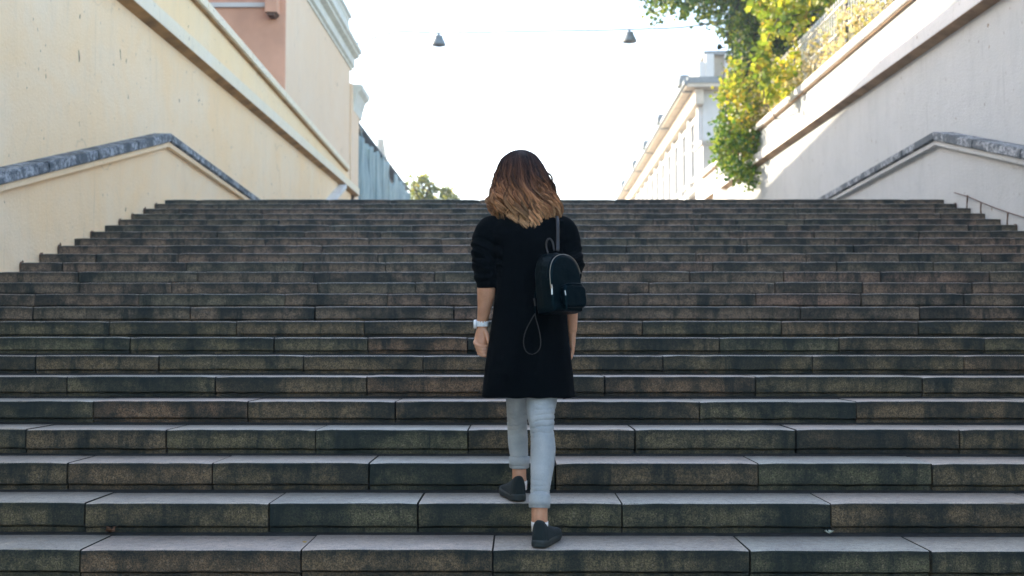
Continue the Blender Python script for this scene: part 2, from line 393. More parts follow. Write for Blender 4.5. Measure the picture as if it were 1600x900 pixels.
# landing and the flight beyond it, street above
bm = BM(); box(bm, XL, XR+.1, DN[-1]+.302, 20.2, ZTOP-.5, ZTOP-.012); o = obj('landing', bm, M['paving']); tag(o, kind='structure')
bm = BM(); zz = ZTOP-.012
pts = [(20.2, ZTOP-.6)]
for i in range(11): pts += [(20.2+i*T, zz+.115*i), (20.2+i*T, zz+.115*(i+1))]
pts += [(20.2+11*T, zz+.115*11), (20.2+11*T, ZTOP-.6)]
pts = [p for i, p in enumerate(pts) if i == 0 or p != pts[i-1]]
prism(bm, pts, 'X', XL, XR+.1); o = obj('upper_staircase', bm, [M['tread']])
tag(o, 'second short flight of granite steps beyond the landing at the top', 'staircase')
ZS = zz + .115*11; YS = 20.2+11*T
bm = BM(); v = [bm.verts.new(p) for p in ((-30, YS, ZS), (40, YS, ZS), (60, 140, ZS+4.2), (-50, 140, ZS+4.2))]; bm.faces.new(v)
v2 = [bm.verts.new(p) for p in ((-400, 140, ZS+4.2), (400, 140, ZS+4.2), (900, 2500, ZS+4.2), (-900, 2500, ZS+4.2))]; bm.faces.new(v2)
o = obj('street', bm, M['paving']); tag(o, kind='structure')

# ================================================================== SIDE WALLS
def rel(z): return z + CAMZ
def side_wall(sgn, XI, XU, name, label, mats, peak, lowr, end_y, plaster_m, par_y0, par_z0, par_z1, str_z):
    """sgn -1 left / +1 right; XI |x| of the lower wall face, XU |x| of the upper wall face"""
    root = thing(name, label, 'wall', (sgn*XI, 12, 0))
    pl, trim, ochre, upper = mats
    dx = lambda a: sgn*a
    # lower wall (polygon in y,z) with its top following the coping
    cp = lowr
    poly = [(-10, -.5), (end_y, -.5)] + [(y, z-.085) for y, z in cp[::-1]]
    bm = BM(); prism(bm, poly, 'X', dx(XI), dx(XU+.5)); obj('lower_wall', bm, pl, root)
    # stepped fillet under the coping and the coping stones
    for (a, b) in zip(cp[:-1], cp[1:]):
        L = math.hypot(b[0]-a[0], b[1]-a[1]); n = max(1, round(L/1.05))
        bm = BM(); bar(bm, (dx(XI+.06), a[0]-.005, a[1]-.112), (dx(XI+.06), b[0]+.005, b[1]-.112), .24, .055); obj('fillet', bm, pl, root)
        for i in range(n):
            f0, f1 = i/n, (i+1)/n
            p = Vector((dx(XI+.07), a[0]+(b[0]-a[0])*f0, a[1]+(b[1]-a[1])*f0-.03)); q = Vector((dx(XI+.07), a[0]+(b[0]-a[0])*f1, a[1]+(b[1]-a[1])*f1-.03))
            d = (q-p).normalized(); bm = BM(); bar(bm, p+d*(.003 if i else -.02), q-d*(.003 if i < n-1 else -.02), (.32 if a[0] < 21 else .30), .10)
            es = list(bm.edges); bmesh.ops.bevel(bm, geom=es, offset=.012, segments=2, affect='EDGES')
            obj('coping_stone', bm, M['coping'] if a[0] < 21 else M['trim_r'], root, origin=(p+q)/2)
    # upper wall, string course and parapet
    bm = BM(); box(bm, *sorted((dx(XU), dx(XU+.45))), -10, end_y, -.45, rel(str_z)+.03); obj('upper_wall', bm, pl, root)
    zs = rel(str_z)
    bm = BM(); prism(bm, [(dx(XU)-dx(.0), zs), (dx(XU-.13), zs+.045), (dx(XU-.13), zs+.055), (dx(XU+.1), zs+.055)], 'Y', -10, end_y+.05); obj('string_course_underside', bm, ochre, root)
    bm = BM(); prism(bm, [(dx(XU-.135), zs+.052), (dx(XU-.135), zs+.235), (dx(XU-.06), zs+.265), (dx(XU+.1), zs+.27), (dx(XU+.1), zs+.052)], 'Y', -10, end_y+.055); obj('string_course', bm, trim, root)
    (ya, za), (yb, zb) = par_z0, par_z1
    bm = BM(); prism(bm, [(-10, zs+.2), (end_y, zs+.2), (yb, rel(zb)), (ya, rel(za)), (-10, rel(za))], 'X', dx(XU+.003), dx(XU+.42)); obj('parapet', bm, upper, root)
    segs = [(-10, rel(za)), (ya, rel(za)), (yb, rel(zb))]
    for a, b in zip(segs[:-1], segs[1:]):
        n = max(1, round((b[0]-a[0])/2.2))
        for i in range(n):
            f0, f1 = i/n, (i+1)/n
            p = Vector((dx(XU+.2), a[0]+(b[0]-a[0])*f0+.002, a[1]+(b[1]-a[1])*f0+.07)); q = Vector((dx(XU+.2), a[0]+(b[0]-a[0])*f1-.002, a[1]+(b[1]-a[1])*f1+.07))
            bm = BM(); bar(bm, p, q, .56, .14); bmesh.ops.bevel(bm, geom=list(bm.edges), offset=.012, segments=2, affect='EDGES'); obj('cap_stone', bm, trim, root, origin=(p+q)/2)
            bm = BM(); bar(bm, p-Vector((0, 0, .082)), q-Vector((0, 0, .082)), .49, .025); obj('drip_moulding', bm, ochre, root, origin=(p+q)/2)
    return root
lw_c = [(-10, CAMZ-.26), (2.6, rel(-.25)), (11.94, rel(2.393)), (16.25, rel(2.15)), (21.2, rel(1.92)), (22.6, rel(3.0)), (24.3, rel(3.62))]
left_wall = side_wall(-1, 4.28, 4.40, 'retaining_wall', 'tall cream plastered retaining wall with string course on the left of the steps',
    (M['plaster_l'], M['trim_l'], M['ochre'], M['plaster_y']), None, lw_c, 26.6, None, None, (13.7, 4.50), (25.4, 4.16), 3.645)
rw_c = [(-10, CAMZ-.285), (2.6, rel(-.275)), (12.09, rel(2.43)), (16.95, rel(2.24)), (21.2, rel(2.0)), (24.2, rel(3.3)), (26.0, rel(3.9))]
right_wall = side_wall(1, 5.15, 5.30, 'retaining_wall', 'tall white plastered retaining wall topped by an iron railing right of the steps',
    (M['plaster_r'], M['trim_r'], M['ochre_r'], M['plaster_r']), None, rw_c, 28.3, None, None, (13.4, 4.46), (28.3, 4.42), 3.645)
# terraces of soil behind both walls
bm = BM(); box(bm, 5.72, 60, -10, YS+20, 0, rel(4.45)); o = obj('right_terrace_ground', bm, M['soil']); tag(o, kind='structure')
bm = BM(); box(bm, -60, -4.82, -10, 18.8, 0, rel(4.3)); o = obj('left_terrace_ground', bm, M['soil']); tag(o, kind='structure')

# rusty rail stub along the right wall
t = thing('wall_handrail', 'thin rusty remnant of a handrail fixed low on the white right wall', 'handrail', (XR, 9, rel(1.3)))
pr = [atX(px, py, XR-.03) for px, py in ((1491, 301), (1512, 307), (1535, 317), (1555, 325), (1575, 332), (1600, 340))]
bm = BM(); tube(bm, pr, .006, 6); obj('rail', bm, M['rust'], t)
for (a, b) in (((1512, 305), (1511, 334)), ((1533, 316), (1533, 336)), ((1575, 332), (1574, 360))):
    bm = BM(); p, q = atX(*a, XR-.03), atX(*b, XR-.03); tube(bm, [p, (p+q)/2+Vector((.0, .01, 0)), q], [.010, .008, .012], 6)
    ellipsoid(bm, q, .02, .03, .016, 8, 6); obj('bracket', bm, M['rust'], t)

# ================================================================== LEFT BUILDINGS
YB = 18.86
b = thing('corner_building', 'cream and pink building with cornice and balustrade behind the left wall', 'building', (-5.2, 22, 0))
bm = BM(); box(bm, -5.6, -4.45, YB, 26.1, 2.5, rel(7.32)); obj('facade', bm, M['facade'], b)
bm = BM(); box(bm, -16, -4.452, YB-.08, YB-.001, 3.0, rel(7.3)); obj('end_wall', bm, M['pink'], b)
bm = BM(); vs = [bm.verts.new(p) for p in ((-6.4, YB-.082, rel(7.301)), (-6.4, 31, rel(7.301)), (-6.4, 31, rel(9.0)), (-6.4, YB-.082, rel(10.25)), (-16, YB-.082, rel(7.301)), (-16, 31, rel(7.301)), (-16, 31, rel(14.2)), (-16, YB-.082, rel(15.5)))]
for f in ((0, 1, 2, 3), (7, 6, 5, 4), (0, 4, 5, 1), (1, 5, 6, 2), (2, 6, 7, 3), (3, 7, 4, 0)): bm.faces.new([vs[i] for i in f])
bmesh.ops.recalc_face_normals(bm, faces=bm.faces); obj('unseen_upper_storey', bm, M['pink'], b)  # unseen storey, roof slope shaped for the shadow edge on the right wall
bm = BM(); vs = [bm.verts.new(p) for p in ((-9, -8, rel(4.3)), (-9, YB-.14, rel(4.3)), (-9, YB-.14, rel(11.6)), (-9, -8, rel(11.6)), (-16, -8, rel(4.3)), (-16, YB-.14, rel(4.3)), (-16, YB-.14, rel(15.3)), (-16, -8, rel(15.3)))]
for f in ((0, 1, 2, 3), (7, 6, 5, 4), (0, 4, 5, 1), (1, 5, 6, 2), (2, 6, 7, 3), (3, 7, 4, 0)): bm.faces.new([vs[i] for i in f])
bmesh.ops.recalc_face_normals(bm, faces=bm.faces); obj('unseen_sun_blocker', bm, M['pink'], b)  # unseen block added to keep sun off the near right wall
bm = BM(); box(bm, -12.0, -4.75-.02, YB-.13, YB-.081, rel(6.22), rel(6.31), .01); obj('white_band', bm, M['white'], b)
bm = BM(); p = atY(418, 24, YB-.1); q = atY(437, 0, YB-.1)
box(bm, p.x, q.x, YB-.32, YB-.081, p.z, p.z+1.6, .015); obj('pier_box', bm, M['pink'], b)
bm = BM(); prism(bm, [(p.x+.005, p.z), (q.x-.005, p.z), ((p.x+q.x)/2+.05, p.z-.07), ((p.x+q.x)/2-.05, p.z-.07)], 'Y', YB-.31, YB-.082); obj('bracket', bm, M['rust'], b)
bm = BM(); box(bm, q.x+.015, q.x+.05, YB-.12, YB-.081, p.z+.35, p.z+1.6); obj('downpipe', bm, M['rust'], b)
prof = [(-4.6, rel(7.0)), (-4.42, rel(7.0)), (-4.42, rel(7.06)), (-4.36, rel(7.10)), (-4.36, rel(7.30)), (-4.24, rel(7.36)), (-4.24, rel(7.42)), (-4.18, rel(7.46)), (-4.18, rel(7.56)), (-4.6, rel(7.60))]
bm = BM(); prism(bm, prof, 'Y', YB-.1, 26.35); obj('cornice', bm, M['palegreen'], b)
bm = BM(); box(bm, -4.50, -4.40, YB, 25.9, rel(7.602), rel(7.70), .01); obj('rail_base', bm, M['palegreen'], b)
bm = BM(); box(bm, -4.52, -4.38, YB, 25.9, rel(8.28), rel(8.38), .01); obj('balustrade_rail', bm, M['palegreen'], b)
def baluster(bm, c): lathe(bm, c, [(.045, 0), (.045, .05), (.025, .08), (.055, .22), (.05, .3), (.022, .42), (.045, .52), (.045, .58)], 8)
bm = BM(); baluster(bm, (0, 0, 0)); bal = obj('baluster', bm, M['palegreen'], b, origin=(0, 0, 0), smooth=True)
ys = np.arange(22.0, 25.9, .22)
bal.location = Vector((-4.45, ys[0], rel(7.70))) - ORG[b.name]
for y in ys[1:]: copyobj(bal, (-4.45, y, rel(7.70)), b)

b = thing('second_building', 'next cream building along the left side with its own small cornice', 'building', (-5.2, 27, 0))
bm = BM(); box(bm, -14, -4.40, 26.101, 27.3, 2.5, rel(6.62)); obj('facade', bm, M['facade'], b)
prof = [(-4.6, rel(5.95)), (-4.39, rel(5.95)), (-4.36, rel(6.15)), (-4.28, rel(6.42)), (-4.18, rel(6.52)), (-4.16, rel(6.64)), (-4.6, rel(6.68))]
bm = BM(); prism(bm, prof, 'Y', 26.36, 27.75); obj('cornice', bm, M['palegreen'], b)

# netted building under repair
b = thing('netted_building', 'old building on the left wrapped in torn blue green scaffold netting', 'building', (-8, 45, 0))
XN = -6.7
def net_mat():
    m = N('blue_green_debris_net'); v = m.coord(scale=(1, 1, .25), rnd=False)
    c = m.mix(m.ramp(m.noise(v, 1.2, 6, .7), [(.35, 0), (.65, 1)]), (.12, .19, .20), (.27, .345, .35))
    c = m.mix(m.ramp(m.noise(m.coord(rnd=False), .6, 4, .6), [(.55, 0), (.7, .6)]), c, (.30, .38, .36))
    m.bump(m.noise(v, 3, 5), .5, .1); return m.set(c, .8)
M['net'] = net_mat()
bm = BM(); box(bm, -18, XN-.5, 36, 61, 2, rel(8.7)); obj('wall', bm, M['beige'], b)
bm = BM(); prism(bm, [(XN-.75, rel(8.701)), (XN+.03, rel(8.80)), (XN+.03, rel(8.86)), (XN-.5, rel(9.1)), (XN-7, rel(9.5)), (XN-7, rel(8.701))], 'Y', 36, 61.2); obj('roof', bm, M['grey'], b)
for (y, h) in ((40.8, .30), (49.5, .55)):
    bm = BM(); prism(bm, [(y, rel(8.7)), (y+2.2, rel(8.7)), (y+.1, rel(8.7+h+.5))], 'X', XN-.35, XN-.05); obj('gable_peak', bm, M['beige'], b)
for k in range(9):
    y0 = 37.4 + k*2.65; y1 = y0+2.62; top = 8.62 + .12*math.sin(k*2.1) - (.5 if k in (1, 5) else 0)
    nx, nz = 26, 30; V = []; Fc = []
    for j in range(nz+1):
        for i in range(nx+1):
            y = y0+(y1-y0)*i/nx; tt = top + .25*noise.noise(Vector((y*1.3, k, 0)))
            z = 2.6 + (rel(tt)-2.6)*j/nz
            x = XN + .12*noise.noise(Vector((y*2.6, z*.35, k))) + .05*math.sin(y*7+z*.6) + .25*noise.noise(Vector((y*.4, z*.4, 3)))
            V.append((x, y, z))
    for j in range(nz):
        for i in range(nx): a = j*(nx+1)+i; Fc.append((a, a+1, a+nx+2, a+nx+1))
    o = obj('netting_sheet', (V, Fc), M['net'], b, smooth=True); md = o.modifiers.new('thick', 'SOLIDIFY'); md.thickness = .02
for k in range(11):
    bm = BM(); y = 37.3+k*2.3; tube(bm, [(XN+.05, y, 2.6), (XN+.05, y, rel(8.2+.9*((k*7) % 3)/3))], .03, 6); obj('scaffold_pole', bm, M['net'], b)

# ================================================================== RIGHT BUILDING
b = thing('white_building', 'long white classical building with pilasters and deep beige eaves in sunlight on the right', 'building', (8.6, 46, 0))
ang = -math.atan(.0206)
A = Vector((8.61, 46.0, 0)); dv = Vector((math.sin(-ang), math.cos(ang), 0)); nv = Vector((-math.cos(ang), math.sin(-ang), 0))   # nv toward the street
Rf = Matrix(((dv.x, -nv.x, 0), (dv.y, -nv.y, 0), (0, 0, 1)))
def fbox(bm, s0, s1, o0, o1, z0, z1, bev=0):
    """s along the facade, o outward from it (towards the street)"""
    c = []
    r = bmesh.ops.create_cube(bm, size=1)
    for v in r['verts']:
        s = (s0+s1)/2+v.co.x*(s1-s0); oo = (o0+o1)/2+v.co.y*(o1-o0); z = (z0+z1)/2+v.co.z*(z1-z0)
        v.co = A + dv*s + nv*oo + Vector((0, 0, z))
    if bev: bmesh.ops.bevel(bm, geom=list({e for v in r['verts'] for e in v.link_edges}), offset=bev, segments=1, affect='EDGES')
    bmesh.ops.recalc_face_normals(bm, faces=bm.faces)
GZ = 4.2; CZ = rel(11.3); LEN = 38
bm = BM(); fbox(bm, 0, LEN, -12, -.001, GZ-1.5, CZ); obj('wall', bm, M['white'], b)
bm = BM(); fbox(bm, -.7, LEN+.8, -12.2, .85, CZ+.001, CZ+.16); obj('eaves_soffit', bm, M['beige'], b)
bm = BM(); fbox(bm, -.4, LEN+.5, -.0, .42, CZ-.75, CZ-.001, .03); obj('frieze_moulding', bm, M['beige'], b)
bm = BM(); fbox(bm, -.8, LEN+.85, .80, .98, CZ+.08, CZ+.30, .03); obj('gutter', bm, M['grey'], b)
bm = BM(); fbox(bm, -.75, LEN+.8, -12.3, .79, CZ+.161, CZ+.45); obj('roof', bm, M['grey'], b)
for s in (0.2, 8.6, 16.1, 23.2, 32.5):
    bm = BM(); fbox(bm, s-.35, s+.35, .55, 1.12, CZ+.20, CZ+.58, .05); fbox(bm, s-.2, s+.2, .6, 1.05, CZ+.58, CZ+.75, .05); obj('roof_ornament', bm, M['grey'], b)
    bm = BM(); fbox(bm, s-.06, s+.06, -.0, .9, CZ-.05-.02, CZ-.001); fbox(bm, s-.05, s+.05, .01, .10, GZ, CZ-.43); obj('downpipe', bm, M['grey'], b)
# attic at the near corner
bm = BM(); fbox(bm, -.2, 5.4, -6, -.3, CZ+.451, CZ+1.55); obj('attic_wall', bm, M['beige'], b)
bm = BM(); fbox(bm, -.5, 5.6, -6.3, .0, CZ+1.551, CZ+1.72); obj('attic_roof', bm, M['grey'], b)
for oo in (-.25, -1.15, -2.05, -2.9):
    bm = BM(); fbox(bm, -.62, -.25, oo-.2, oo+.2, CZ+.452, CZ+1.54, .03); obj('attic_post', bm, M['white'], b)
bm = BM(); fbox(bm, -.55, 5.5, -.28, .25, CZ+.452, CZ+1.2, .03); obj('attic_block', bm, M['white'], b)
# bays
win = {}
for i in range(13):
    s = 1.5 + i*2.85
    bm = BM(); fbox(bm, s-1.42, s-1.02, 0, .22, GZ-.5, CZ-.43, .02); obj('pilaster', bm, M['white'], b)
    for zf, hh in ((GZ+.6, 2.7), (GZ+4.6, 2.6)):
        bm = BM()
        for a0, a1, z0, z1 in ((s-.15, s, zf, zf+hh), (s+1.2, s+1.35, zf, zf+hh), (s-.25, s+1.45, zf+hh, zf+hh+.22), (s-.25, s+1.45, zf-.18, zf)): fbox(bm, a0, a1, 0, .14, z0, z1, .01)
        f = obj('window', bm, M['white'], b)
        bm = BM(); fbox(bm, s+.001, s+1.199, .0, .03, zf+.001, zf+hh-.001); obj('pane', bm, M['glass'], f)
        bm = BM(); fbox(bm, s+.57, s+.63, .031, .07, zf+.002, zf+hh-.002); fbox(bm, s+.002, s+.569, .031, .068, zf+hh*.66, zf+hh*.66+.06); fbox(bm, s+.631, s+1.198, .031, .068, zf+hh*.66, zf+hh*.66+.06); obj('glazing_bar', bm, M['white'], f)
bm = BM(); fbox(bm, -.1, LEN+.1, .001, .3, GZ+3.75, GZ+4.0, .02); obj('string_course', bm, M['white'], b)

# gate pier at the far end of the right wall
b = thing('gate_pier', 'white rendered pier with a cap at the far end of the right wall', 'pier', (5.35, 28.8, 3.5))
p = atY(1098, 226, 28.4); q = atY(1113, 226, 28.4)
bm = BM(); box(bm, p.x, q.x, 28.4, 29.6, 3.4, p.z, .01); obj('shaft', bm, M['trim_r'], b)
bm = BM(); box(bm, p.x-.06, q.x+.05, 28.34, 29.66, p.z+.002, p.z+.12, .02); obj('cap', bm, M['trim_r'], b)

# ================================================================== RAILING ON THE RIGHT PARAPET
b = thing('railing', 'cream iron railing with dark posts on top of the right wall', 'railing', (5.5, 16, rel(4.6)))
XF = 5.52; zr = rel(4.60)
for y in np.arange(7.2, 26.5, 3.1):
    bm = BM(); box(bm, XF-.03, XF+.03, y-.03, y+.03, zr, zr+1.12, .004); ellipsoid(bm, (XF, y, zr+1.16), .04, .04, .05, 8, 6); obj('post', bm, M['darkiron'], b)
for z in (.10, .55, 1.0):
    bm = BM(); box(bm, XF-.015, XF+.015, 5, 26.6, zr+z-.015, zr+z+.015); obj('rail', bm, M['rail'], b)
bm = BM(); box(bm, -.009, .009, -.009, .009, .03, 1.06); lathe(bm, (0, 0, 1.06), [(.012, 0), (.02, .03), (.002, .09)], 6); ellipsoid(bm, (0, 0, .33), .022, .022, .03, 6, 4)
vb = obj('bar', bm, M['rail'], b, origin=(0, 0, 0)); yy = np.arange(6.0, 26.4, .13); vb.location = Vector((XF, yy[0], zr)) - ORG[b.name]
for y in yy[1:]: copyobj(vb, (XF, y, zr), b)

# ================================================================== FOLIAGE
def leaves(centres, size, name, mat, parent=None, up=.3, seed=1, jitter=.4):
    rng = np.random.default_rng(seed); n = len(centres); C_ = np.asarray(centres)
    base = np.array([(0, 0, 0), (.48, .28, .10), (.40, .75, .07), (0, 1.05, -.06), (-.40, .75, .07), (-.48, .28, .10), (0, .5, -.02)])
    base[:, 1] -= .5
    d = rng.normal(size=(n, 3)); d[:, 2] -= up; d /= np.linalg.norm(d, axis=1)[:, None]
    nn = rng.normal(size=(n, 3)); nn[:, 2] += up*2; nn -= d*(nn*d).sum(1)[:, None]; nn /= np.linalg.norm(nn, axis=1)[:, None]
    s = np.cross(d, nn); sz = size*rng.uniform(1-jitter, 1+jitter, n)
    V = C_[:, None, :] + sz[:, None, None]*(base[None, :, 0, None]*s[:, None, :] + base[None, :, 1, None]*d[:, None, :] + base[None, :, 2, None]*nn[:, None, :])
    V = V.reshape(-1, 3); k = np.arange(n)[:, None]*7
    f = []
    Q = np.concatenate([k+np.array([[0, 1, 2, 6]]), k+np.array([[0, 6, 4, 5]])]).tolist(); Tt = np.concatenate([k+np.array([[6, 2, 3]]), k+np.array([[6, 3, 4]])]).tolist()
    return obj(name, (V, Q+Tt), mat, parent)
def clusters(blobs, n_cl, n_leaf, spread, rng, shell=.55):
    """blobs: (centre, radii, weight)"""
    out = []; w = np.array([b[2] for b in blobs], float); w /= w.sum()
    pick = rng.choice(len(blobs), n_cl, p=w)
    for i in pick:
        c, r, _ = blobs[i]; u = rng.normal(size=3); u /= np.linalg.norm(u); rad = shell+(1-shell)*rng.random()**.6
        cc = np.array(c)+u*rad*np.array(r); m = rng.integers(int(n_leaf*.5), int(n_leaf*1.5)+1)
        out.append(cc + rng.normal(size=(m, 3))*spread*rng.uniform(.6, 1.3))
    return np.concatenate(out)
def polyfill(poly, n, y0, y1, rng):
    """random points whose silhouette fills a photo polygon, spread through real depth y0..y1"""
    P = np.array(poly, float); out = []
    x0, y0_, x1, y1_ = P[:, 0].min(), P[:, 1].min(), P[:, 0].max(), P[:, 1].max()
    while len(out) < n:
        x, y = rng.uniform(x0, x1), rng.uniform(y0_, y1_); inside = False; j = len(P)-1
        for i in range(len(P)):
            if (P[i, 1] > y) != (P[j, 1] > y) and x < (P[j, 0]-P[i, 0])*(y-P[i, 1])/(P[j, 1]-P[i, 1])+P[i, 0]: inside = not inside
            j = i
        if inside: out.append(tuple(atY(x, y, rng.uniform(y0, y1))))
    return np.array(out)
def puff(c, n, s, rng): return (c[:, None, :] + rng.normal(size=(len(c), n, 3))*s).reshape(-1, 3)
rng = np.random.default_rng(21)
# tall tree behind the right wall, its boughs over the street
tr = thing('street_tree', 'tall leafy tree behind the right wall with boughs reaching over the street', 'tree', (7.0, 26, rel(4.4)))
bm = BM(); limbP = lambda pts, r: tube(bm, pts, r, 10, 4)
limbP([(7.0, 26, rel(4.2)), (7.0, 26.1, rel(6)), (6.9, 26, rel(8)), (6.8, 25.8, rel(11.5))], [.26, .2, .17, .08])
limbP([(6.95, 26, rel(7)), (6.3, 25.5, rel(8.2)), (5.2, 25, rel(9.2)), (3.9, 24.6, rel(9.5))], [.10, .07, .05, .015])
limbP([(6.95, 26, rel(7.6)), (6.4, 25.6, rel(9)), (6.0, 25.2, rel(10.6))], [.08, .06, .02])
limbP([(7.0, 26, rel(6.5)), (8.0, 25.5, rel(8.2)), (9.0, 25, rel(9.6))], [.12, .08, .03])
limbP([(7.0, 26, rel(6.2)), (6.2, 25.3, rel(7.1)), (5.9, 25.2, rel(8.3))], [.06, .05, .02])
obj('trunk', bm, M['bark'], tr, smooth=True)
lf = puff(polyfill([(1003, -60), (1003, 8), (1018, 18), (1045, 12), (1065, 22), (1085, 16), (1100, 30), (1130, 34), (1122, 48), (1140, 62), (1150, 110), (1165, 150), (1215, 170), (1330, 60), (1380, -60)], 2400, 23.6, 27.5, rng), 9, .13, rng)
lf2 = clusters([((6.0, 25.5, rel(10.8)), (3.0, 2.6, 2.0), 1), ((8.8, 25.5, rel(10)), (2.4, 2.4, 2.4), .8), ((7.0, 26, rel(13)), (2.6, 2.4, 1.8), .8)], 500, 20, .2, rng)
leaves(np.concatenate([lf, lf2]), .085, 'crown', M['leaf_tree'], tr, seed=3)
lf = puff(polyfill([(1150, -40), (1148, 90), (1160, 160), (1215, 170), (1265, 110), (1330, 40), (1340, -40)], 1300, 25.0, 28.5, rng), 9, .16, rng)
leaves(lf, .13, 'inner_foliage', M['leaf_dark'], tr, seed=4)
o = None
# twigs hanging by themselves at the tip of the bough
lf = puff(polyfill([(1010, 15), (1020, 12), (1036, 30), (1030, 48), (1015, 38)], 10, 24.2, 24.8, rng), 5, .05, rng)
leaves(lf, .07, 'hanging_leaves', M['leaf_tree'], tr, seed=5)
# sunlit yellow-green creeper in the tree above the railing
tv = thing('yellow_creeper', 'sunlit yellow green creeper hanging in the trees above the railing', 'climbing plant', (6.4, 19, rel(4.6)))
bm = BM()
for pts in (((1215, 30, 19), (1196, 70, 18.8), (1189, 105, 18.8), (1194, 150, 18.9)), ((1215, 30, 19), (1260, 20, 19.2), (1320, 5, 19.6)), ((1194, 150, 18.9), (1200, 165, 19.2), (1215, 190, 20.5)),
            ((1260, 20, 19.2), (1275, 60, 19.6), (1262, 110, 19.9), (1240, 150, 20.2))):
    tube(bm, [atY(*p) for p in pts], .012, 6, 5)
obj('stem', bm, M['bark'], tv)
cl = polyfill([(1180, -20), (1182, 12), (1200, 30), (1190, 52), (1215, 66), (1255, 52), (1290, 40), (1310, 25), (1350, -20)], 75, 18.4, 20.4, rng)
lf = puff(cl, 14, .10, rng)
lf = np.concatenate([lf, puff(polyfill([(1192, 50), (1184, 80), (1183, 110), (1188, 150), (1200, 152), (1197, 110), (1202, 75), (1208, 55)], 60, 18.5, 19.2, rng), 3, .05, rng)])
leaves(lf, .12, 'foliage', M['leaf_yellow'], tv, seed=6)
# the vine pouring over the end of the wall
vn = thing('cascading_vine', 'yellow and green vine pouring over the far end of the white right wall', 'climbing plant', (5.1, 22.6, rel(4.4)))
bm = BM()
for k in range(12):
    x = 1125+k*7; tube(bm, [atY(x+rng.uniform(-10, 20), 110+rng.uniform(-15, 15), 22.8), atY(x+rng.uniform(-8, 8), 180, 22.3), atY(x+rng.uniform(-8, 8), 240, 22.2), atY(x*.6+1165*.4, 285, 22.3)], .014, 5, 5)
obj('stem', bm, M['bark'], vn)
lf = puff(polyfill([(1142, 100), (1150, 92), (1168, 110), (1192, 140), (1206, 165), (1204, 205), (1192, 225), (1160, 240), (1124, 232), (1138, 200), (1142, 165), (1126, 168), (1118, 150)], 400, 21.6, 23.4, rng), 5, .075, rng)
leaves(lf, .085, 'yellow_foliage', M['leaf_yellow'], vn, seed=7)
lf = puff(polyfill([(1122, 178), (1138, 170), (1150, 200), (1200, 200), (1203, 235), (1188, 262), (1182, 294), (1170, 300), (1160, 285), (1143, 280), (1120, 262), (1113, 235)], 420, 21.5, 23.2, rng), 5, .075, rng)
leaves(lf, .08, 'green_foliage', M['leaf_green'], vn, seed=8)
lf = puff(polyfill([(1150, 95), (1180, 105), (1196, 150), (1200, 240), (1180, 270), (1165, 150)], 260, 23.2, 24.2, rng), 6, .1, rng)
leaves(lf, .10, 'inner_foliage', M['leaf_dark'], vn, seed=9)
# ivy woven through the railing
iv = thing('railing_ivy', 'pale autumn ivy woven through the cream railing above the right wall', 'climbing plant', (5.5, 17, rel(4.6)))
cs = []
for y in np.arange(11.5, 24, .11):
    dens = .35 + .65*min(1, max(0, (y-12.5)/3.5))
    for _ in range(int(6*dens+rng.random())):
        cs.append((5.5+rng.normal()*.10, y+rng.normal()*.1, rel(4.62)+abs(rng.normal())*.42*dens))
lf = puff(np.array(cs), 8, .05, rng); leaves(lf, .062, 'foliage', M['leaf_ivy'], iv, seed=10)
lf = puff(polyfill([(1198, 160), (1203, 110), (1225, 92), (1250, 70), (1262, 92), (1248, 122), (1215, 158)], 110, 18.8, 20.4, rng), 4, .06, rng)
leaves(lf, .10, 'yellow_foliage', M['leaf_yellow'], iv, seed=11)
bm = BM()
for k in range(5): tube(bm, [(5.5+.05*math.sin(k+y), y, rel(4.66)+.12*k+.08*math.sin(y*1.7+k*2)) for y in np.arange(12, 24, .6)], .01, 5)
obj('stem', bm, M['bark'], iv)
# dark shrub behind the railing
sh = thing('dark_shrub', 'dark evergreen shrub in shadow behind the railing beside the yellow creeper', 'shrub', (6.8, 21, rel(4.4)))
bm = BM(); tube(bm, [(6.8, 21, rel(4.3)), (6.8, 21.1, rel(5.4)), (6.9, 21, rel(6.4))], [.07, .05, .02], 8, 4); obj('stem', bm, M['bark'], sh)
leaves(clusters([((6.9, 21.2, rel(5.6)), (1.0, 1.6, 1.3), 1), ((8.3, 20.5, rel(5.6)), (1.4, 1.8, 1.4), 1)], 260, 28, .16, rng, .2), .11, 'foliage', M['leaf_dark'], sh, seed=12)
# far trees at the end of the street
def far_tree(name, label, px, py_top, Y, rx, blobs, seed):
    rg = np.random.default_rng(seed); c = atY(px, py_top, Y); base = 5.2
    t = thing(name, label, 'tree', (c.x, Y, base), 'trees at the end of the street')
    bm = BM(); tube(bm, [(c.x, Y, base-.3), (c.x+.1, Y, (base+c.z)/2), (c.x, Y, c.z-.8)], [.16, .11, .04], 8, 4)
    for k in range(6):
        a = k*1.05; tube(bm, [(c.x, Y, c.z-rx*1.3-.2*k*.2), (c.x+math.cos(a)*rx*.5, Y+math.sin(a)*rx*.4, c.z-rx*.8), (c.x+math.cos(a)*rx*.85, Y+math.sin(a)*rx*.6, c.z-rx*.5)], [.05, .035, .01], 6, 3)
    obj('trunk', bm, M['bark'], t, smooth=True)
    B = [((c.x+a, Y, c.z+d), (r, r, r*.8), r) for a, d, r in blobs]
    leaves(clusters(B, 90 if rx > 1 else 50, 16, .13, rg, .3), .15, 'crown', M['leaf_far'], t, seed=seed)
far_tree('small_tree', 'small round tree with one yellow patch beyond the netted building', 660, 266, 62, 1.6, [(-.6, -.7, .6), (.2, -.55, .5), (.9, -1.5, .75), (-.2, -1.8, 1.0), (1.4, -1.4, .35)], 31)
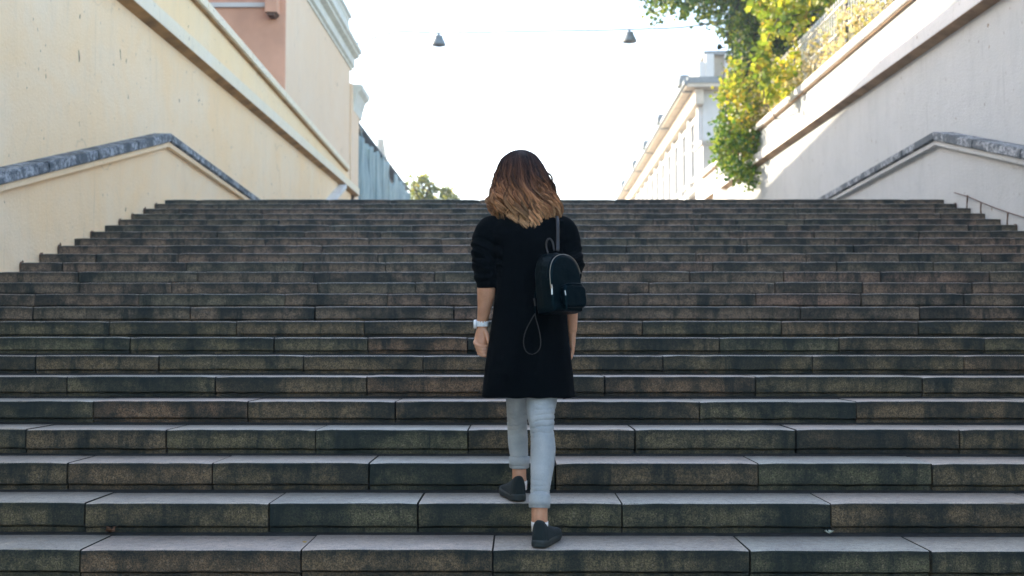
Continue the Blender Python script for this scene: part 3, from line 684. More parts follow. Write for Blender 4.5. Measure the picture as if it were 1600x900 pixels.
far_tree('small_tree', 'low bushy tree top just showing over the steps right of the round tree', 706, 298, 66, .8, [(0, -.5, .5), (-.5, -.9, .6), (.5, -.9, .5)], 32)

# ================================================================== LANTERNS ON A WIRE
YL = 25.6
wire = [(-4.2, YL, rel(7.52)), tuple(atY(620, 50, YL)), tuple(atY(686, 51.5, YL)), tuple(atY(830, 49, YL)), tuple(atY(983, 46, YL)), tuple(atY(1100, 38, YL)), (6.8, YL+.2, rel(8.7))]
bm = BM(); tube(bm, wire, .021, 5, 6); o = obj('lamp_wire', bm, M['grey']); tag(o, 'thin overhead wire strung across the street carrying two lanterns', 'wire')
for px, py, lab in ((685.5, 52.5, 'left of the two small grey lanterns hanging from the wire, above open sky'), (983.5, 47, 'right of the two small grey lanterns hanging from the wire, near the tree boughs')):
    c = atY(px, py, YL); t = thing('hanging_lantern', lab, 'lantern', tuple(c), 'lanterns hanging on the street wire')
    bm = BM(); lathe(bm, c+Vector((0, 0, -.045)), [(.03, .04), (.032, 0), (.075, -.012), (.10, -.035), (.09, -.059)][::-1], 12); obj('cap', bm, M['grey'], t, smooth=False)
    bm = BM(); tube(bm, [c+Vector((0, 0, .012)), c+Vector((.018, 0, -.004)), c+Vector((0, 0, -.022)), c+Vector((-.018, 0, -.004)), c+Vector((0, 0, .012))], .004, 5, 3); obj('hook', bm, M['darkiron'], t)
    bm = BM(); loft(bm, [(c+Vector((0, 0, z)), r, r) for z, r in ((-.31, .185), (-.27, .185), (-.12, .115), (-.06, .105))], seg=18); obj('shade', bm, M['grey'], t)
    bm = BM(); loft(bm, [(c+Vector((0, 0, z)), r, r) for z, r in ((-.34, .06), (-.32, .10), (-.301, .12))], seg=12); obj('lens', bm, M['glass'], t)

# ================================================================== SMALL LITTER ON THE STEPS
def litter(name, label, cat, px, k, dy, size, mat, seed, curl=.4):
    rs = random.Random(seed); p = atY(px, YE[k], DN[k]); p = Vector((p.x*(DN[k]+dy)/DN[k], DN[k]+dy, ZN[k]+.004))
    bm = BM(); n = 12; top = []; c = bm.verts.new(p+Vector((0, 0, .004)))
    for i in range(n):
        a = 2*PI*i/n; r = size*(1 if i % 2 else .62)*rs.uniform(.8, 1.2)
        top.append(bm.verts.new(p+Vector((math.cos(a)*r, math.sin(a)*r*.7, .003+size*curl*abs(math.sin(a*1.5+seed))+.004*rs.random()))))
    for i in range(n): bm.faces.new((c, top[i], top[(i+1) % n]))
    o = obj(name, bm, mat, origin=p, smooth=True); md = o.modifiers.new('thick', 'SOLIDIFY'); md.thickness = .0015
    tag(o, label, cat); return o
M['dryleaf'] = simple('dry_brown_leaf', (.16, .075, .035), .8, .3, 60)
M['yleaf'] = simple('yellow_leaf', (.5, .33, .05), .7, .2, 60)
M['paper'] = simple('pale_tissue', (.5, .55, .45), .8, .1, 60)
litter('dry_leaf', 'curled dry brown leaf lying on the lowest step at far left', 'leaf', 172, 0, .31, .025, M['dryleaf'], 1, 1.0)
litter('yellow_leaf', 'tiny yellow leaf scrap by the joint on the lowest step', 'leaf', 476, 0, .10, .009, M['yleaf'], 2)
litter('pale_flower', 'crumpled pale green scrap on the lowest step right of the person', 'litter', 1296, 0, .30, .018, M['paper'], 3, .8)
litter('pink_scrap', 'small pinkish scrap lying on a step to the right of the coat', 'litter', 1102, 5, .30, .012, M['dryleaf'], 4, .8)

# ================================================================== PERSON
M['skin'] = N('skin'); _s = M['skin']; _v = _s.coord(rnd=False)
_c = _s.mix(_s.ramp(_s.noise(_v, 24, 3), [(.35, 0), (.65, 1)]), (.50, .25, .145), (.58, .31, .19)); _s.bump(_s.noise(_v, 300, 2), .12, .002)
M['skin'] = _s.set(_c, .5, Subsurface_Weight=.12, Subsurface_Scale=.01, Specular_IOR_Level=.4)
def cloth(name, col, col2, rough, bs, st, **k):
    m = N(name); v = m.coord(rnd=False); c = m.mix(m.ramp(m.noise(v, 12, 4), [(.35, 0), (.7, 1)]), col, col2)
    h = m.mix(.6, m.noise(v, bs, 2, .6), m.noise(v, 16, 5, .65, .8)); m.bump(h, st, .006); return m.set(c, rough, **k)
M['coat'] = cloth('black_wool', (.0014, .0028, .0040), (.0022, .0042, .0056), .95, 500, .5, Sheen_Weight=.01, Sheen_Roughness=.5, Specular_IOR_Level=.05)
def denim():
    m = N('pale_grey_denim'); v = m.coord(rnd=False); vv = m.coord(scale=(1, 1, .35), rnd=False)
    c = m.mix(m.ramp(m.noise(v, 11, 4), [(.3, 0), (.7, 1)]), (.30, .335, .345), (.44, .46, .455))
    c = m.mix(m.ramp(m.noise(vv, 420, 2, .7), [(.4, .22), (.6, 0)]), c, (.22, .25, .29)); m.bump(m.noise(vv, 500, 2), .4, .002)
    return m.set(c, .85, Sheen_Weight=.1)
M['denim'] = denim()
M['shoe'] = cloth('dark_teal_knit', (.004, .011, .012), (.008, .018, .020), .85, 300, .6)
M['sole'] = simple('grey_rubber_sole', (.018, .028, .028), .65, .15, 30)
M['sock'] = simple('white_cotton_sock', (.75, .74, .72), .85, .05, 80, .3, 300)
M['leather'] = simple('black_leather', (.0016, .0058, .0085), .42, .2, 60, .2, 160, Specular_IOR_Level=.10, Specular_Tint=(.25, .75, 1, 1))
M['strapleather'] = simple('worn_grey_leather_strap', (.016, .016, .016), .5, .15, 40)
M['metal'] = simple('silver_zip', (.42, .39, .33), .28, .1, 40, 0, Metallic=1.0)
M['watch'] = simple('glossy_white_plastic', (.78, .80, .80), .25, .03, 40, 0)
M['eye'] = simple('eye_white', (.7, .7, .7), .15, .05, 40, 0)

HY = 4.42
FOOT = atY(840, 850, 4.2)
per = thing('person', 'woman seen from behind climbing the steps in long black coat and pale jeans', 'person', (FOOT.x, 4.2, ZN[0]))
# --- body (one continuous surface)
bm = BM()
HC = atY(822, 279, HY)
ellipsoid(bm, HC, .073, .092, .105, 28, 18)
ellipsoid(bm, HC+Vector((0, .035, -.062)), .053, .055, .055)
ellipsoid(bm, HC+Vector((0, .078, -.095)), .022, .018, .018)
loft(bm, [(HC+Vector((0, .086, .012)), .007, .008), (HC+Vector((0, .098, -.018)), .010, .014), (HC+Vector((0, .100, -.030)), .014, .014), (HC+Vector((0, .088, -.038)), .010, .008)], seg=12)
ellipsoid(bm, HC+Vector((0, .086, -.061)), .023, .010, .0055); ellipsoid(bm, HC+Vector((0, .083, -.071)), .019, .010, .006)
ellipsoid(bm, HC+Vector((0, .080, .028)), .05, .016, .012)
for sx in (-1, 1): ellipsoid(bm, HC+Vector((sx*.074, 0, -.012)), .010, .020, .031); ellipsoid(bm, HC+Vector((sx*.038, .066, -.03)), .022, .02, .02)
limb(bm, [(823, 305, 4.40, 17), (824, 330, 4.39, 17), (824, 350, 4.38, 22)])
limb(bm, [(824, 342, 4.39, 30), (825, 362, 4.39, 52), (826, 400, 4.38, 48), (827, 460, 4.38, 42), (828, 520, 4.38, 46), (828, 580, 4.38, 56), (828, 606, 4.38, 50)], bscale=.55)
limb(bm, [(783, 356, 4.39, 18), (762, 380, 4.38, 15), (760, 415, 4.365, 14), (761, 440, 4.365, 15), (760, 456, 4.37, 14.6), (757, 480, 4.39, 11), (754, 500, 4.41, 8.6), (753.5, 509, 4.415, 8.4)])
limb(bm, [(870, 356, 4.39, 18), (885, 380, 4.38, 15), (891, 415, 4.375, 14), (892, 445, 4.39, 14), (892, 478, 4.42, 11.5), (893, 500, 4.435, 9.5), (893.5, 518, 4.45, 7.8)])
# legs
limb(bm, [(812, 585, 4.40, 20), (809, 625, 4.45, 14), (808.5, 665, 4.55, 11.5), (810, 700, 4.54, 10.5), (811, 728, 4.52, 11), (811.5, 745, 4.505, 11), (811.5, 762, 4.50, 12)])
limb(bm, [(846, 585, 4.37, 25), (846, 625, 4.33, 18), (846.5, 665, 4.29, 14), (847.5, 700, 4.25, 14), (844, 765, 4.185, 11.5), (843, 790, 4.165, 12.5), (843, 812, 4.155, 12.5), (843.5, 830, 4.16, 13)])
# feet inside the shoes
loft(bm, [(atY(843, 836, 4.14), .028, .028), (atY(848, 838, 4.20), .03, .03), (atY(856, 838, 4.30), .035, .02)], seg=14)
loft(bm, [(atY(811, 768, 4.49), .028, .028), (atY(809, 770, 4.56), .03, .03), (atY(803, 768, 4.65), .035, .02)], seg=14)
# left hand: palm, four curled fingers, thumb
def chain(pts, radii, n=4):
    rows = []
    for (px, py, Y), r in zip(pts, radii):
        c = atY(px, py, Y); rows.append((c.x, c.y, c.z, r))
    rows = catmull(rows, n); loft(bm, [(Vector(r[:3]), r[3], r[3]) for r in rows], seg=12)
    ellipsoid(bm, rows[-1][:3], rows[-1][3]*.98, rows[-1][3]*.98, rows[-1][3]*.98, 10, 8)
loft(bm, [(atY(753.5, 506, 4.413), .023, .018), (atY(753, 515, 4.412), .024, .017), (atY(752, 525, 4.408), .029, .017), (atY(751.5, 535, 4.405), .031, .018), (atY(753, 545, 4.405), .026, .017)], seg=18)
for i in range(4):
    chain([(745+1.4*i, 530+5.4*i, 4.415), (742.5+2.0*i, 536+5.4*i, 4.39), (749+1.9*i, 540.5+4.9*i, 4.372), (757+.8*i, 541.5+4.9*i, 4.372), (761.5-.2*i, 541+4.9*i, 4.385)], [.0092, .0090, .0083, .0076, .0066])
chain([(757, 515, 4.405), (761, 524, 4.39), (762.5, 531, 4.378), (764.5, 537.5, 4.372)], [.0105, .0100, .0088, .0070])
# right hand, seen edge on, fingers hanging half curled
loft(bm, [(atY(893.5, 515, 4.448), .020, .022), (atY(893.8, 524, 4.455), .017, .028), (atY(893.8, 534, 4.46), .016, .034), (atY(893.5, 542, 4.462), .014, .034)], seg=18)
for i in range(4):
    Y0 = 4.435+.0165*i; dl = (2, 4, 3, -2)[i]
    chain([(893.5, 538, Y0), (895, 546, Y0-.002), (893, 554+dl*.5, Y0-.004), (889.5, 559+dl, Y0-.005), (887.5, 560.5+dl, Y0-.004)], [.0088, .0088, .0080, .0073, .0062])
chain([(889.5, 524, 4.475), (887, 534, 4.47), (886, 543, 4.455), (886.5, 548, 4.447)], [.010, .0095, .0085, .0068])
body = obj('body', remesh(bm, .0026, 2, .45), M['skin'], per, smooth=True)
for sx in (-1, 1):
    bm = BM(); ellipsoid(bm, HC+Vector((sx*.030, .078, .004)), .0125, .0125, .0125, 14, 10); obj('eye', bm, M['eye'], per, smooth=True)

# --- coat
bm = BM()
rows = [(335, 824, 24, .050, 4.395), (340, 823.5, 34, .064, 4.395), (346, 823, 50, .082, 4.392), (354, 824, 62, .096, 4.39), (366, 825, 63, .108, 4.388), (385, 827, 58, .115, 4.385), (420, 828, 55, .117, 4.383),
        (460, 828.5, 55, .118, 4.38), (500, 828, 59, .122, 4.38), (550, 826.5, 65, .128, 4.378), (590, 825.5, 69.5, .133, 4.376), (614, 825, 72, .136, 4.375), (619, 825, 72.5, .136, 4.375)]
loft(bm, [(atY(cx, y, Y), hw*Y/F, hd, 2.5) for y, cx, hw, hd, Y in rows], seg=48, side=(1, 0, 0))
limb(bm, [(782, 354, 4.39, 19), (770, 360, 4.39, 24), (762, 374, 4.385, 24), (758, 392, 4.375, 21.5), (758, 412, 4.365, 20), (760, 430, 4.36, 19.5), (761.5, 437, 4.36, 18)], seg=28)
limb(bm, [(761.5, 433, 4.36, 16.5), (762, 449, 4.365, 17.3)], seg=28, n=3)
limb(bm, [(868, 354, 4.39, 19), (879, 361, 4.39, 23), (886, 376, 4.385, 21.5), (890, 394, 4.38, 20), (893, 408, 4.37, 20), (893, 425, 4.38, 18.5), (892, 436, 4.39, 16)], seg=28)
limb(bm, [(892, 434, 4.39, 15.5), (892, 450, 4.395, 15.5)], seg=28, n=3)
coat = remesh(bm, .0045, 3, .5)
EL = atY(758, 405, 4.37); CU = atY(762, 436, 4.36); ER = atY(893, 410, 4.38)
def coat_fn(co, n):
    d = .0035*noise.noise(Vector((co.x*7, co.y*7, co.z*2.2))) + .0016*noise.noise(co*24)
    for E, s, side in ((EL, 1, co.x < EL.x+.075), (ER, -1, co.x > ER.x-.05)):
        if side and CU.z-.004 < co.z < E.z+.17:
            w = max(0, 1-abs(co.z-E.z+.01)/.16); w = w*w*(3-2*w)
            ph = (co.z*150 + s*co.x*75 + co.y*40 + 3.4*noise.noise(co*11))
            d += w*.0035*math.sin(ph*.8+1.5*noise.noise(co*6)) - w*.007*(1-abs(math.sin(ph*.5+1.2*noise.noise(co*14))))**3 + w*.005*noise.noise(Vector((co.x*20, co.y*20, co.z*45)))
    # soft drape folds towards the hem
    h = max(0, min(1, (EL.z-.05-co.z)/.5)); d += h*.0018*math.sin(math.atan2(co.x-.07, co.y-4.38)*9+1.2*noise.noise(co*3))
    return d
displace(coat, coat_fn)
# side slit at the right hem: cut out and hung as a flap behind
obj('coat', coat, M['coat'], per, smooth=True)
bm = BM(); c0 = atY(885, 575, 4.43); 
P4 = [atY(884, 572, 4.44), atY(899.5, 620, 4.46), atY(880, 624, 4.46)]
for th in (0, 1): pass
vs = [bm.verts.new(p) for p in P4] + [bm.verts.new(p+Vector((-.004, .016, 0))) for p in P4]
for f in ((0, 1, 2), (5, 4, 3), (0, 3, 4, 1), (1, 4, 5, 2), (2, 5, 3, 0)): bm.faces.new([vs[i] for i in f])
bmesh.ops.recalc_face_normals(bm, faces=bm.faces); bmesh.ops.bevel(bm, geom=list(bm.edges), offset=.003, segments=2, affect='EDGES'); obj('coat_flap', bm, M['coat'], per, smooth=True)

# --- jeans
bm = BM()
limb(bm, [(828, 560, 4.38, 50), (828, 590, 4.38, 54), (828, 606, 4.38, 50)], bscale=.6)
limb(bm, [(813, 590, 4.40, 26), (809.5, 620, 4.44, 19), (808, 645, 4.50, 16.6), (808.3, 668, 4.55, 15.8), (809.5, 693, 4.545, 15.4), (811, 712, 4.53, 14.2), (811.3, 724, 4.525, 13.8)], seg=28)
limb(bm, [(847, 590, 4.37, 29), (846, 620, 4.335, 25.2), (845, 645, 4.305, 22.2), (846.5, 662, 4.285, 20), (847.5, 678, 4.27, 18.4), (848.7, 700, 4.25, 19.2), (848, 718, 4.235, 19), (846, 742, 4.205, 17.2), (843.7, 766, 4.18, 15.2), (843, 786, 4.168, 14.6)], seg=28)
je = remesh(bm, .0042, 4, .5)
KR = atY(847, 655, 4.3); KL = atY(811, 660, 4.53)
def je_fn(co, n):
    d = .0012*noise.noise(co*26)
    K = KR if co.x > .072 else KL
    R_ = K is KR
    w = max(0, 1-abs(co.z-K.z)/.085); ph = co.z*150 + 3.0*noise.noise(Vector((co.x*16, co.y*10, co.z*9))) + co.x*(22 if R_ else -14)
    cr = (1-abs(math.sin(ph)))**3                                   # narrow inward creases behind the knee
    d -= w*(.0095 if R_ else .005)*cr*(.5+.5*noise.noise(co*22)+.3)
    w2 = max(0, 1-abs(co.z-(ZN[0]+(.24 if R_ else .24)))/.06); d -= w2*.003*(1-abs(math.sin(co.z*170+co.x*30+2*noise.noise(co*15))))**3
    return d
displace(je, je_fn)
# raised seams up the inside and back of each leg, part of the cloth itself
for v_ in je.vertices:
    for x0, z0_, x1, z1_ in ((atY(829, 640, 4.24).x, atY(829, 640, 4.24).z, atY(832, 775, 4.15).x, atY(832, 775, 4.15).z),):
        if z1_ < v_.co.z < z0_ and v_.co.y < 4.32:
            xs_ = x1 + (x0-x1)*(v_.co.z-z1_)/(z0_-z1_)
            if abs(v_.co.x-xs_) < .006: v_.co += v_.normal*.0016*(1-abs(v_.co.x-xs_)/.006)
jeans = obj('jeans', je, M['denim'], per, smooth=True)
def cuff(rows):
    bm = BM(); R = loft(bm, [(atY(px, py, Y), r*Y/F, r*Y/F) for px, py, Y, r in rows], seg=32, cap=False)
    me = bpy.data.meshes.new('c')
    o = obj('turned_up_cuff', bm, M['denim'], jeans, smooth=True); md = o.modifiers.new('t', 'SOLIDIFY'); md.thickness = .0035; md.offset = 0
cuff([(811.2, 713.5, 4.53, 14.9), (811.2, 714, 4.53, 15.5), (811.4, 721, 4.527, 15.3), (811.5, 729, 4.524, 15.2), (811.5, 729.6, 4.522, 14.7), (811.5, 725, 4.523, 14.0)])
cuff([(843.4, 775.5, 4.175, 15.7), (843.4, 776, 4.174, 16.3), (843.1, 784, 4.169, 16.1), (842.8, 792, 4.163, 16.0), (842.8, 792.6, 4.162, 15.4), (842.8, 787, 4.165, 14.6)])
# --- shoes and socks
def shoe(hx, hy, zb, toe, ankle_px, sock_y):
    """heel point, ground height, toe-out angle"""
    rt = thing_sub = None
    Rz = Matrix.Rotation(toe, 3, 'Z'); O = Vector((hx, hy, zb))
    def L(x, y, z): return O + Rz @ Vector((x, y, z))
    bm = BM(); rings = [(-.004, .021, .108, .0), (.006, .030, .113, 0), (.030, .035, .108, 0), (.060, .036, .094, 0), (.10, .038, .080, .0), (.14, .042, .066, .002), (.18, .046, .056, .004), (.215, .044, .046, .003), (.240, .034, .038, 0), (.255, .018, .030, 0)]
    R = []
    for y, w, h, sh in rings:
        ring = []
        for k in range(22):
            a = PI*k/21; c, s = math.cos(a), math.sin(a)
            ring.append(bm.verts.new(L(sh + w*math.copysign(abs(c)**.75, c), y, .022 + (h-.022)*abs(s)**.8)))
        R.append(ring)
    for i in range(len(R)-1):
        for k in range(21): bm.faces.new((R[i][k], R[i+1][k], R[i+1][k+1], R[i][k+1]))
        bm.faces.new((R[i][0], R[i][21], R[i+1][21], R[i+1][0]))
    bm.faces.new(R[0]); bm.faces.new(R[-1][::-1])
    me = remesh(bm, .0035, 3, .5)
    up = obj('shoe', me, M['shoe'], per, smooth=True)
    bm = BM(); out = [(-.013, .012), (-.009, .024), (.004, .033), (.05, .039), (.10, .041), (.14, .046), (.18, .052), (.22, .048), (.25, .034), (.268, .012)]
    ctr = [(x, y) for y, x in [(o_[0], o_[1]) for o_ in out]]; loop = [(w, y) for y, w in out] + [(-w, y) for y, w in out[::-1]]
    Ls = []
    for z, s in ((.0, .92), (.006, .97), (.018, .98), (.028, .93)):
        zz = lambda y, z=z: z + (max(0, (.03-y)/.03)*.004) + (max(0, (y-.2)/.07)*.010)
        Ls.append([bm.verts.new(L(x*s, .12+(y-.12)*(.98 if s < 1 else 1), zz(y))) for x, y in loop])
    m = len(loop)
    for i in range(3):
        for k in range(m): bm.faces.new((Ls[i][k], Ls[i][(k+1) % m], Ls[i+1][(k+1) % m], Ls[i+1][k]))
    bm.faces.new(Ls[0][::-1]); bm.faces.new(Ls[-1])
    obj('sole', bm, M['sole'], up, smooth=True)
    p = atY(*ankle_px)
    bm = BM(); loft(bm, [(p+Vector((0, 0, -.045)), .034, .040), (p+Vector((0, .0, -.018)), .0352, .0375), (p+Vector((0, 0, -.006)), .0352, .036)], seg=24); obj('sock', bm, M['sock'], per, smooth=True)
hp = atY(841.5, 855, 4.105); shoe(hp.x, 4.105, ZN[0]+.001, -math.radians(16), (843.3, 812.5, 4.153), 0)
hp = atY(811.5, 783, 4.435); shoe(hp.x, 4.432, ZN[1]+.001, math.radians(13), (811.5, 749, 4.503), 0)

# --- watch
wc = atY(753.5, 506, 4.412)
bm = BM(); rr = loft(bm, [(wc+Vector((0, 0, z)), a, b_) for z, a, b_ in ((-.013, .0245, .0195), (-.010, .0275, .0225), (.010, .0285, .0232), (.013, .0250, .0200))], seg=32)
for k in range(8): a = PI+.25+k*.36; 
wt = obj('watch_strap', bm, M['watch'], per, smooth=True)
bm = BM(); cc = wc+Vector((-.030, -.004, -.002)); loft(bm, [(cc+Vector((-.008, 0, 0)), .016, .016), (cc+Vector((-.006, 0, 0)), .020, .020), (cc+Vector((.006, 0, 0)), .020, .020)], seg=24); obj('watch_case', bm, M['watch'], wt, smooth=True)
bm = BM()
for k in range(5): a = -PI/2-.9+k*.42; c_ = wc+Vector((math.cos(a)*.0285, math.sin(a)*.0232, 0)); box(bm, c_.x-.0038, c_.x+.0038, c_.y-.002, c_.y+.002, c_.z-.0115, c_.z+.0115, .001, rz=a+PI/2)
obj('watch_link', bm, M['watch'], wt)

# --- hair
def hair_mat():
    m = N('wavy_balayage_hair'); at = m.n('Attribute', attribute_name='along'); at2 = m.n('Attribute', attribute_name='lock')
    c = m.ramp(at.outputs['Fac'], [(0, (.030, .015, .012)), (.25, (.062, .027, .018)), (.46, (.125, .054, .030)), (.72, (.37, .170, .078)), (1, (.62, .37, .19))])
    k = m.ramp(at2.outputs['Fac'], [(0, .18), (.5, .85), (1, 1.9)]); c = m.mix(1, c, k, 'MULTIPLY')
    return m.set(c, .42, Specular_IOR_Level=.28)
M['hair'] = hair_mat()
# envelope: image row -> centre x, half width (px); depth half-width in m
ENV = [(234.5, 814, 2, .01), (239, 813.5, 15, .045), (248, 813, 26.5, .075), (260, 814, 33.5, .098), (275, 815.5, 39, .112), (290, 816.5, 42.5, .122), (305, 818, 45, .128), (320, 819.5, 49, .130), (333, 822, 50, .130), (345, 824, 46, .128), (356, 825, 40, .126), (368, 824, 32, .124)]
EY = np.array([e[0] for e in ENV]); EX = np.array([e[1] for e in ENV]); EW = np.array([e[2] for e in ENV]); ED = np.array([e[3] for e in ENV])
def env(py): return np.interp(py, EY, EX), np.interp(py, EY, EW), np.interp(py, EY, ED)
VV = []; FF = []; AL = []; LK = []
hr = np.random.default_rng(5)
def strand(path, r0, along, lk):
    """path n x 3 -> three-sided tapering tube"""
    n = len(path); t = np.gradient(path, axis=0); t /= np.linalg.norm(t, axis=1)[:, None]+1e-9
    s = np.cross(t, np.array([0.3, 1, .2])); s /= np.linalg.norm(s, axis=1)[:, None]+1e-9; u = np.cross(t, s)
    r = r0*np.interp(np.linspace(0, 1, n), [0, .1, .75, 1], [.7, 1, .9, .15])[:, None]; b0 = len(VV)
    for k in range(3):
        a = 2*PI*k/3; VV.extend(map(tuple, path + r*(math.cos(a)*s+math.sin(a)*u)))
    for i in range(n-1):
        for k in range(3):
            k2 = (k+1) % 3; FF.append((b0+k*n+i, b0+k2*n+i, b0+k2*n+i+1, b0+k*n+i+1))
    for k in range(3): AL.extend(along); LK.extend([lk]*n)
NP = 26
def lock(phi, f, starty, endy, amp, fr, ph, thick, ns, lk, r0, twist):
    back = max(0, -math.sin(phi)); side = math.cos(phi)
    tt = np.linspace(0, 1, NP); py = starty + (endy-starty)*tt
    cx, w, dp = env(py)
    g = np.clip((tt-.16)/.5, 0, 1)**1.2
    ang = fr*(tt**1.15)+ph
    rad = f + (amp/.12)*g*np.cos(ang)*.6 + .03*g
    ph2 = phi + .10*np.sin(2.1*tt+ph) + twist*g*.25
    xs = cx + w*rad*np.cos(ph2); lat = amp*g*np.sin(ang)
    pts = np.array([tuple(atY(xs[i], py[i], HY)) for i in range(NP)])
    pts[:, 1] = HY + .005 + dp*rad*np.sin(ph2)
    pts[:, 0] += lat*(-np.sin(phi)) ; pts[:, 1] += lat*np.cos(phi); pts[:, 2] += .45*amp*g*np.cos(ang*1.0+.8)
    sh = hr.normal()*.11
    cu = np.clip((tt-.62)/.38, 0, 1); th_ = cu*hr.uniform(2.2, 4.4)*hr.choice((-1, 1)); cr_ = hr.uniform(.004, .011)*min(1, amp/.012)   # curled ends
    la = cr_*np.sin(th_)*cu; pts[:, 0] += la*(-np.sin(phi)); pts[:, 1] += la*np.cos(phi) - np.abs(la)*.4*np.sign(-np.sin(phi)); pts[:, 2] += cr_*(1-np.cos(th_))*cu
    for q in range(ns):
        u_ = hr.normal(size=2); prof = np.interp(tt, [0, .25, .55, .85, 1], [1.6, 1.5, .95, .6, .18])
        o1 = np.stack([u_[0]*thick*prof*(-math.sin(phi)) + u_[1]*thick*.6*prof*math.cos(phi), u_[0]*thick*prof*math.cos(phi)+u_[1]*thick*.6*prof*math.sin(phi), np.full(NP, hr.normal()*.002)], 1)
        dph = hr.normal()*.22
        wob = (.18*amp*g*np.sin(ang+dph*3))[:, None]*np.array([1, .6, .5])
        path = pts + o1 + wob
        cut = hr.uniform(.86, 1.0); m_ = max(10, int(NP*cut)); path = path[:m_]
        al = np.clip((py[:m_]-236)/(352-236) + sh + hr.normal()*.04, 0, 1)
        strand(path, r0*hr.uniform(.8, 1.25), al.tolist(), float(np.clip(lk+hr.normal()*.10, 0, 1)))
def endrow(phi):
    """how far down a lock hangs: longest at the back, right of the middle"""
    side = math.cos(phi); back = max(0, -math.sin(phi))
    return 343 + (6 if side > 0 else 0)*side + 30*back**1.5*math.exp(-((side-.0)/.55)**2)
for L_ in range(150):                                             # soft inner layer, coloured darker to paint shade between the outer locks
    phi = hr.uniform(-PI+.95, PI-.95) - PI/2
    lock(phi, hr.uniform(.80, .94), 236+hr.random()*14, endrow(phi)-8+hr.normal()*5, .008, hr.uniform(10, 14), hr.uniform(0, 6.28), .0065, 18, float(np.clip(hr.normal(.12, .10), 0, 1)), .0009, 0)
for C_ in range(74):                                              # outer clumps: neighbours wave together
    phi0 = hr.uniform(-PI+.95, PI-.95) - PI/2 if C_ > 44 else -PI/2 + hr.uniform(-1.5, 1.5)
    fr = hr.uniform(13, 20); ph = hr.uniform(0, 6.28); amp = hr.uniform(.014, .028); tw = hr.normal()*.9; e0 = hr.normal()*10+1; f0 = hr.uniform(.96, 1.06); lk0 = float(np.clip(hr.normal(.52, .25), 0, 1))
    for q in range(4):
        phi = phi0 + hr.normal()*.05
        lock(phi, f0+hr.normal()*.012, 235.5+hr.random()*16, endrow(phi)+e0+hr.normal()*2.5, amp*hr.uniform(.85, 1.15), fr+hr.normal()*.3, ph+hr.normal()*.45, .0021, 14, float(np.clip(lk0+hr.normal()*.12, 0, 1)), .0009, tw)
for L_ in range(30):                                              # loose locks leaving the outline
    phi = -hr.uniform(-.2, .6) if hr.random() < .6 else -PI+hr.uniform(-.2, .6)
    lock(phi, hr.uniform(1.0, 1.09), 250+hr.random()*20, hr.uniform(318, 350), hr.uniform(.012, .022), hr.uniform(13, 19), hr.uniform(0, 6.28), .0022, 12, float(np.clip(hr.normal(.6, .2), 0, 1)), .0009, hr.normal())
# flyaway strands
for _ in range(260):
    phi = hr.uniform(-PI+1.1, PI-1.1)-PI/2; tt = np.linspace(0, 1, NP); s0 = hr.uniform(238, 300); py = s0+hr.uniform(25, 75)*tt; cx, w, dp = env(py)
    rad = 1.0+hr.uniform(.0, .10)*np.sin(PI*tt*.8+hr.uniform(0, .6)); p2 = phi+.15*np.sin(4*tt+hr.uniform(0, 6))
    pts = np.array([tuple(atY(cx[i]+w[i]*rad[i]*math.cos(p2[i]), py[i], HY)) for i in range(NP)]); pts[:, 1] = HY+dp*rad*np.sin(p2)
    strand(pts, .0006, np.clip((py-236)/116, 0, 1).tolist(), .6)
# loose curls on the right side
for (cx0, cy0, r) in ((856, 280, 8), (861, 293, 8), (858, 304, 7), (864, 312, 6)):
    for q in range(24):
        tt = np.linspace(0, 1, NP); a = -2.4+3.6*tt+hr.normal()*.15; rr_ = (r+hr.normal()*.8)*(1-.25*tt)
        pts = np.array([tuple(atY(cx0+rr_[i]*math.cos(a[i])+hr.normal()*.05, cy0+rr_[i]*math.sin(a[i])-4+9*tt[i], HY-.01)) for i in range(NP)])
        pts[:, 1] += .01*tt+hr.normal()*.004
        strand(pts, .0010, np.full(NP, .35).tolist(), .35)
hair = obj('hair', (np.array(VV), FF), M['hair'], per, smooth=True)
for nm, dat in (('along', AL), ('lock', LK)):
    a = hair.data.attributes.new(nm, 'FLOAT', 'POINT'); a.data.foreach_set('value', np.array(dat, dtype=np.float32))
# dense under-layer so that no scalp shows
bm = BM(); loft(bm, [(Vector((atY(e[1], e[0], HY).x, HY-.012, atY(e[1], e[0]+1.5, HY).z)), max(.004, e[2]*.86*HY/F), max(.004, e[3]*.84)) for e in ENV[:10]], seg=32)
uh = obj('hair_underlayer', bm, None, per, smooth=True)
m = N('dark_hair_mass'); v = m.coord(scale=(1, 1, .12), rnd=False); uh.data.materials.append(m.set(m.mix(m.noise(v, 120, 3), (.010, .006, .005), (.05, .022, .012)), .6))

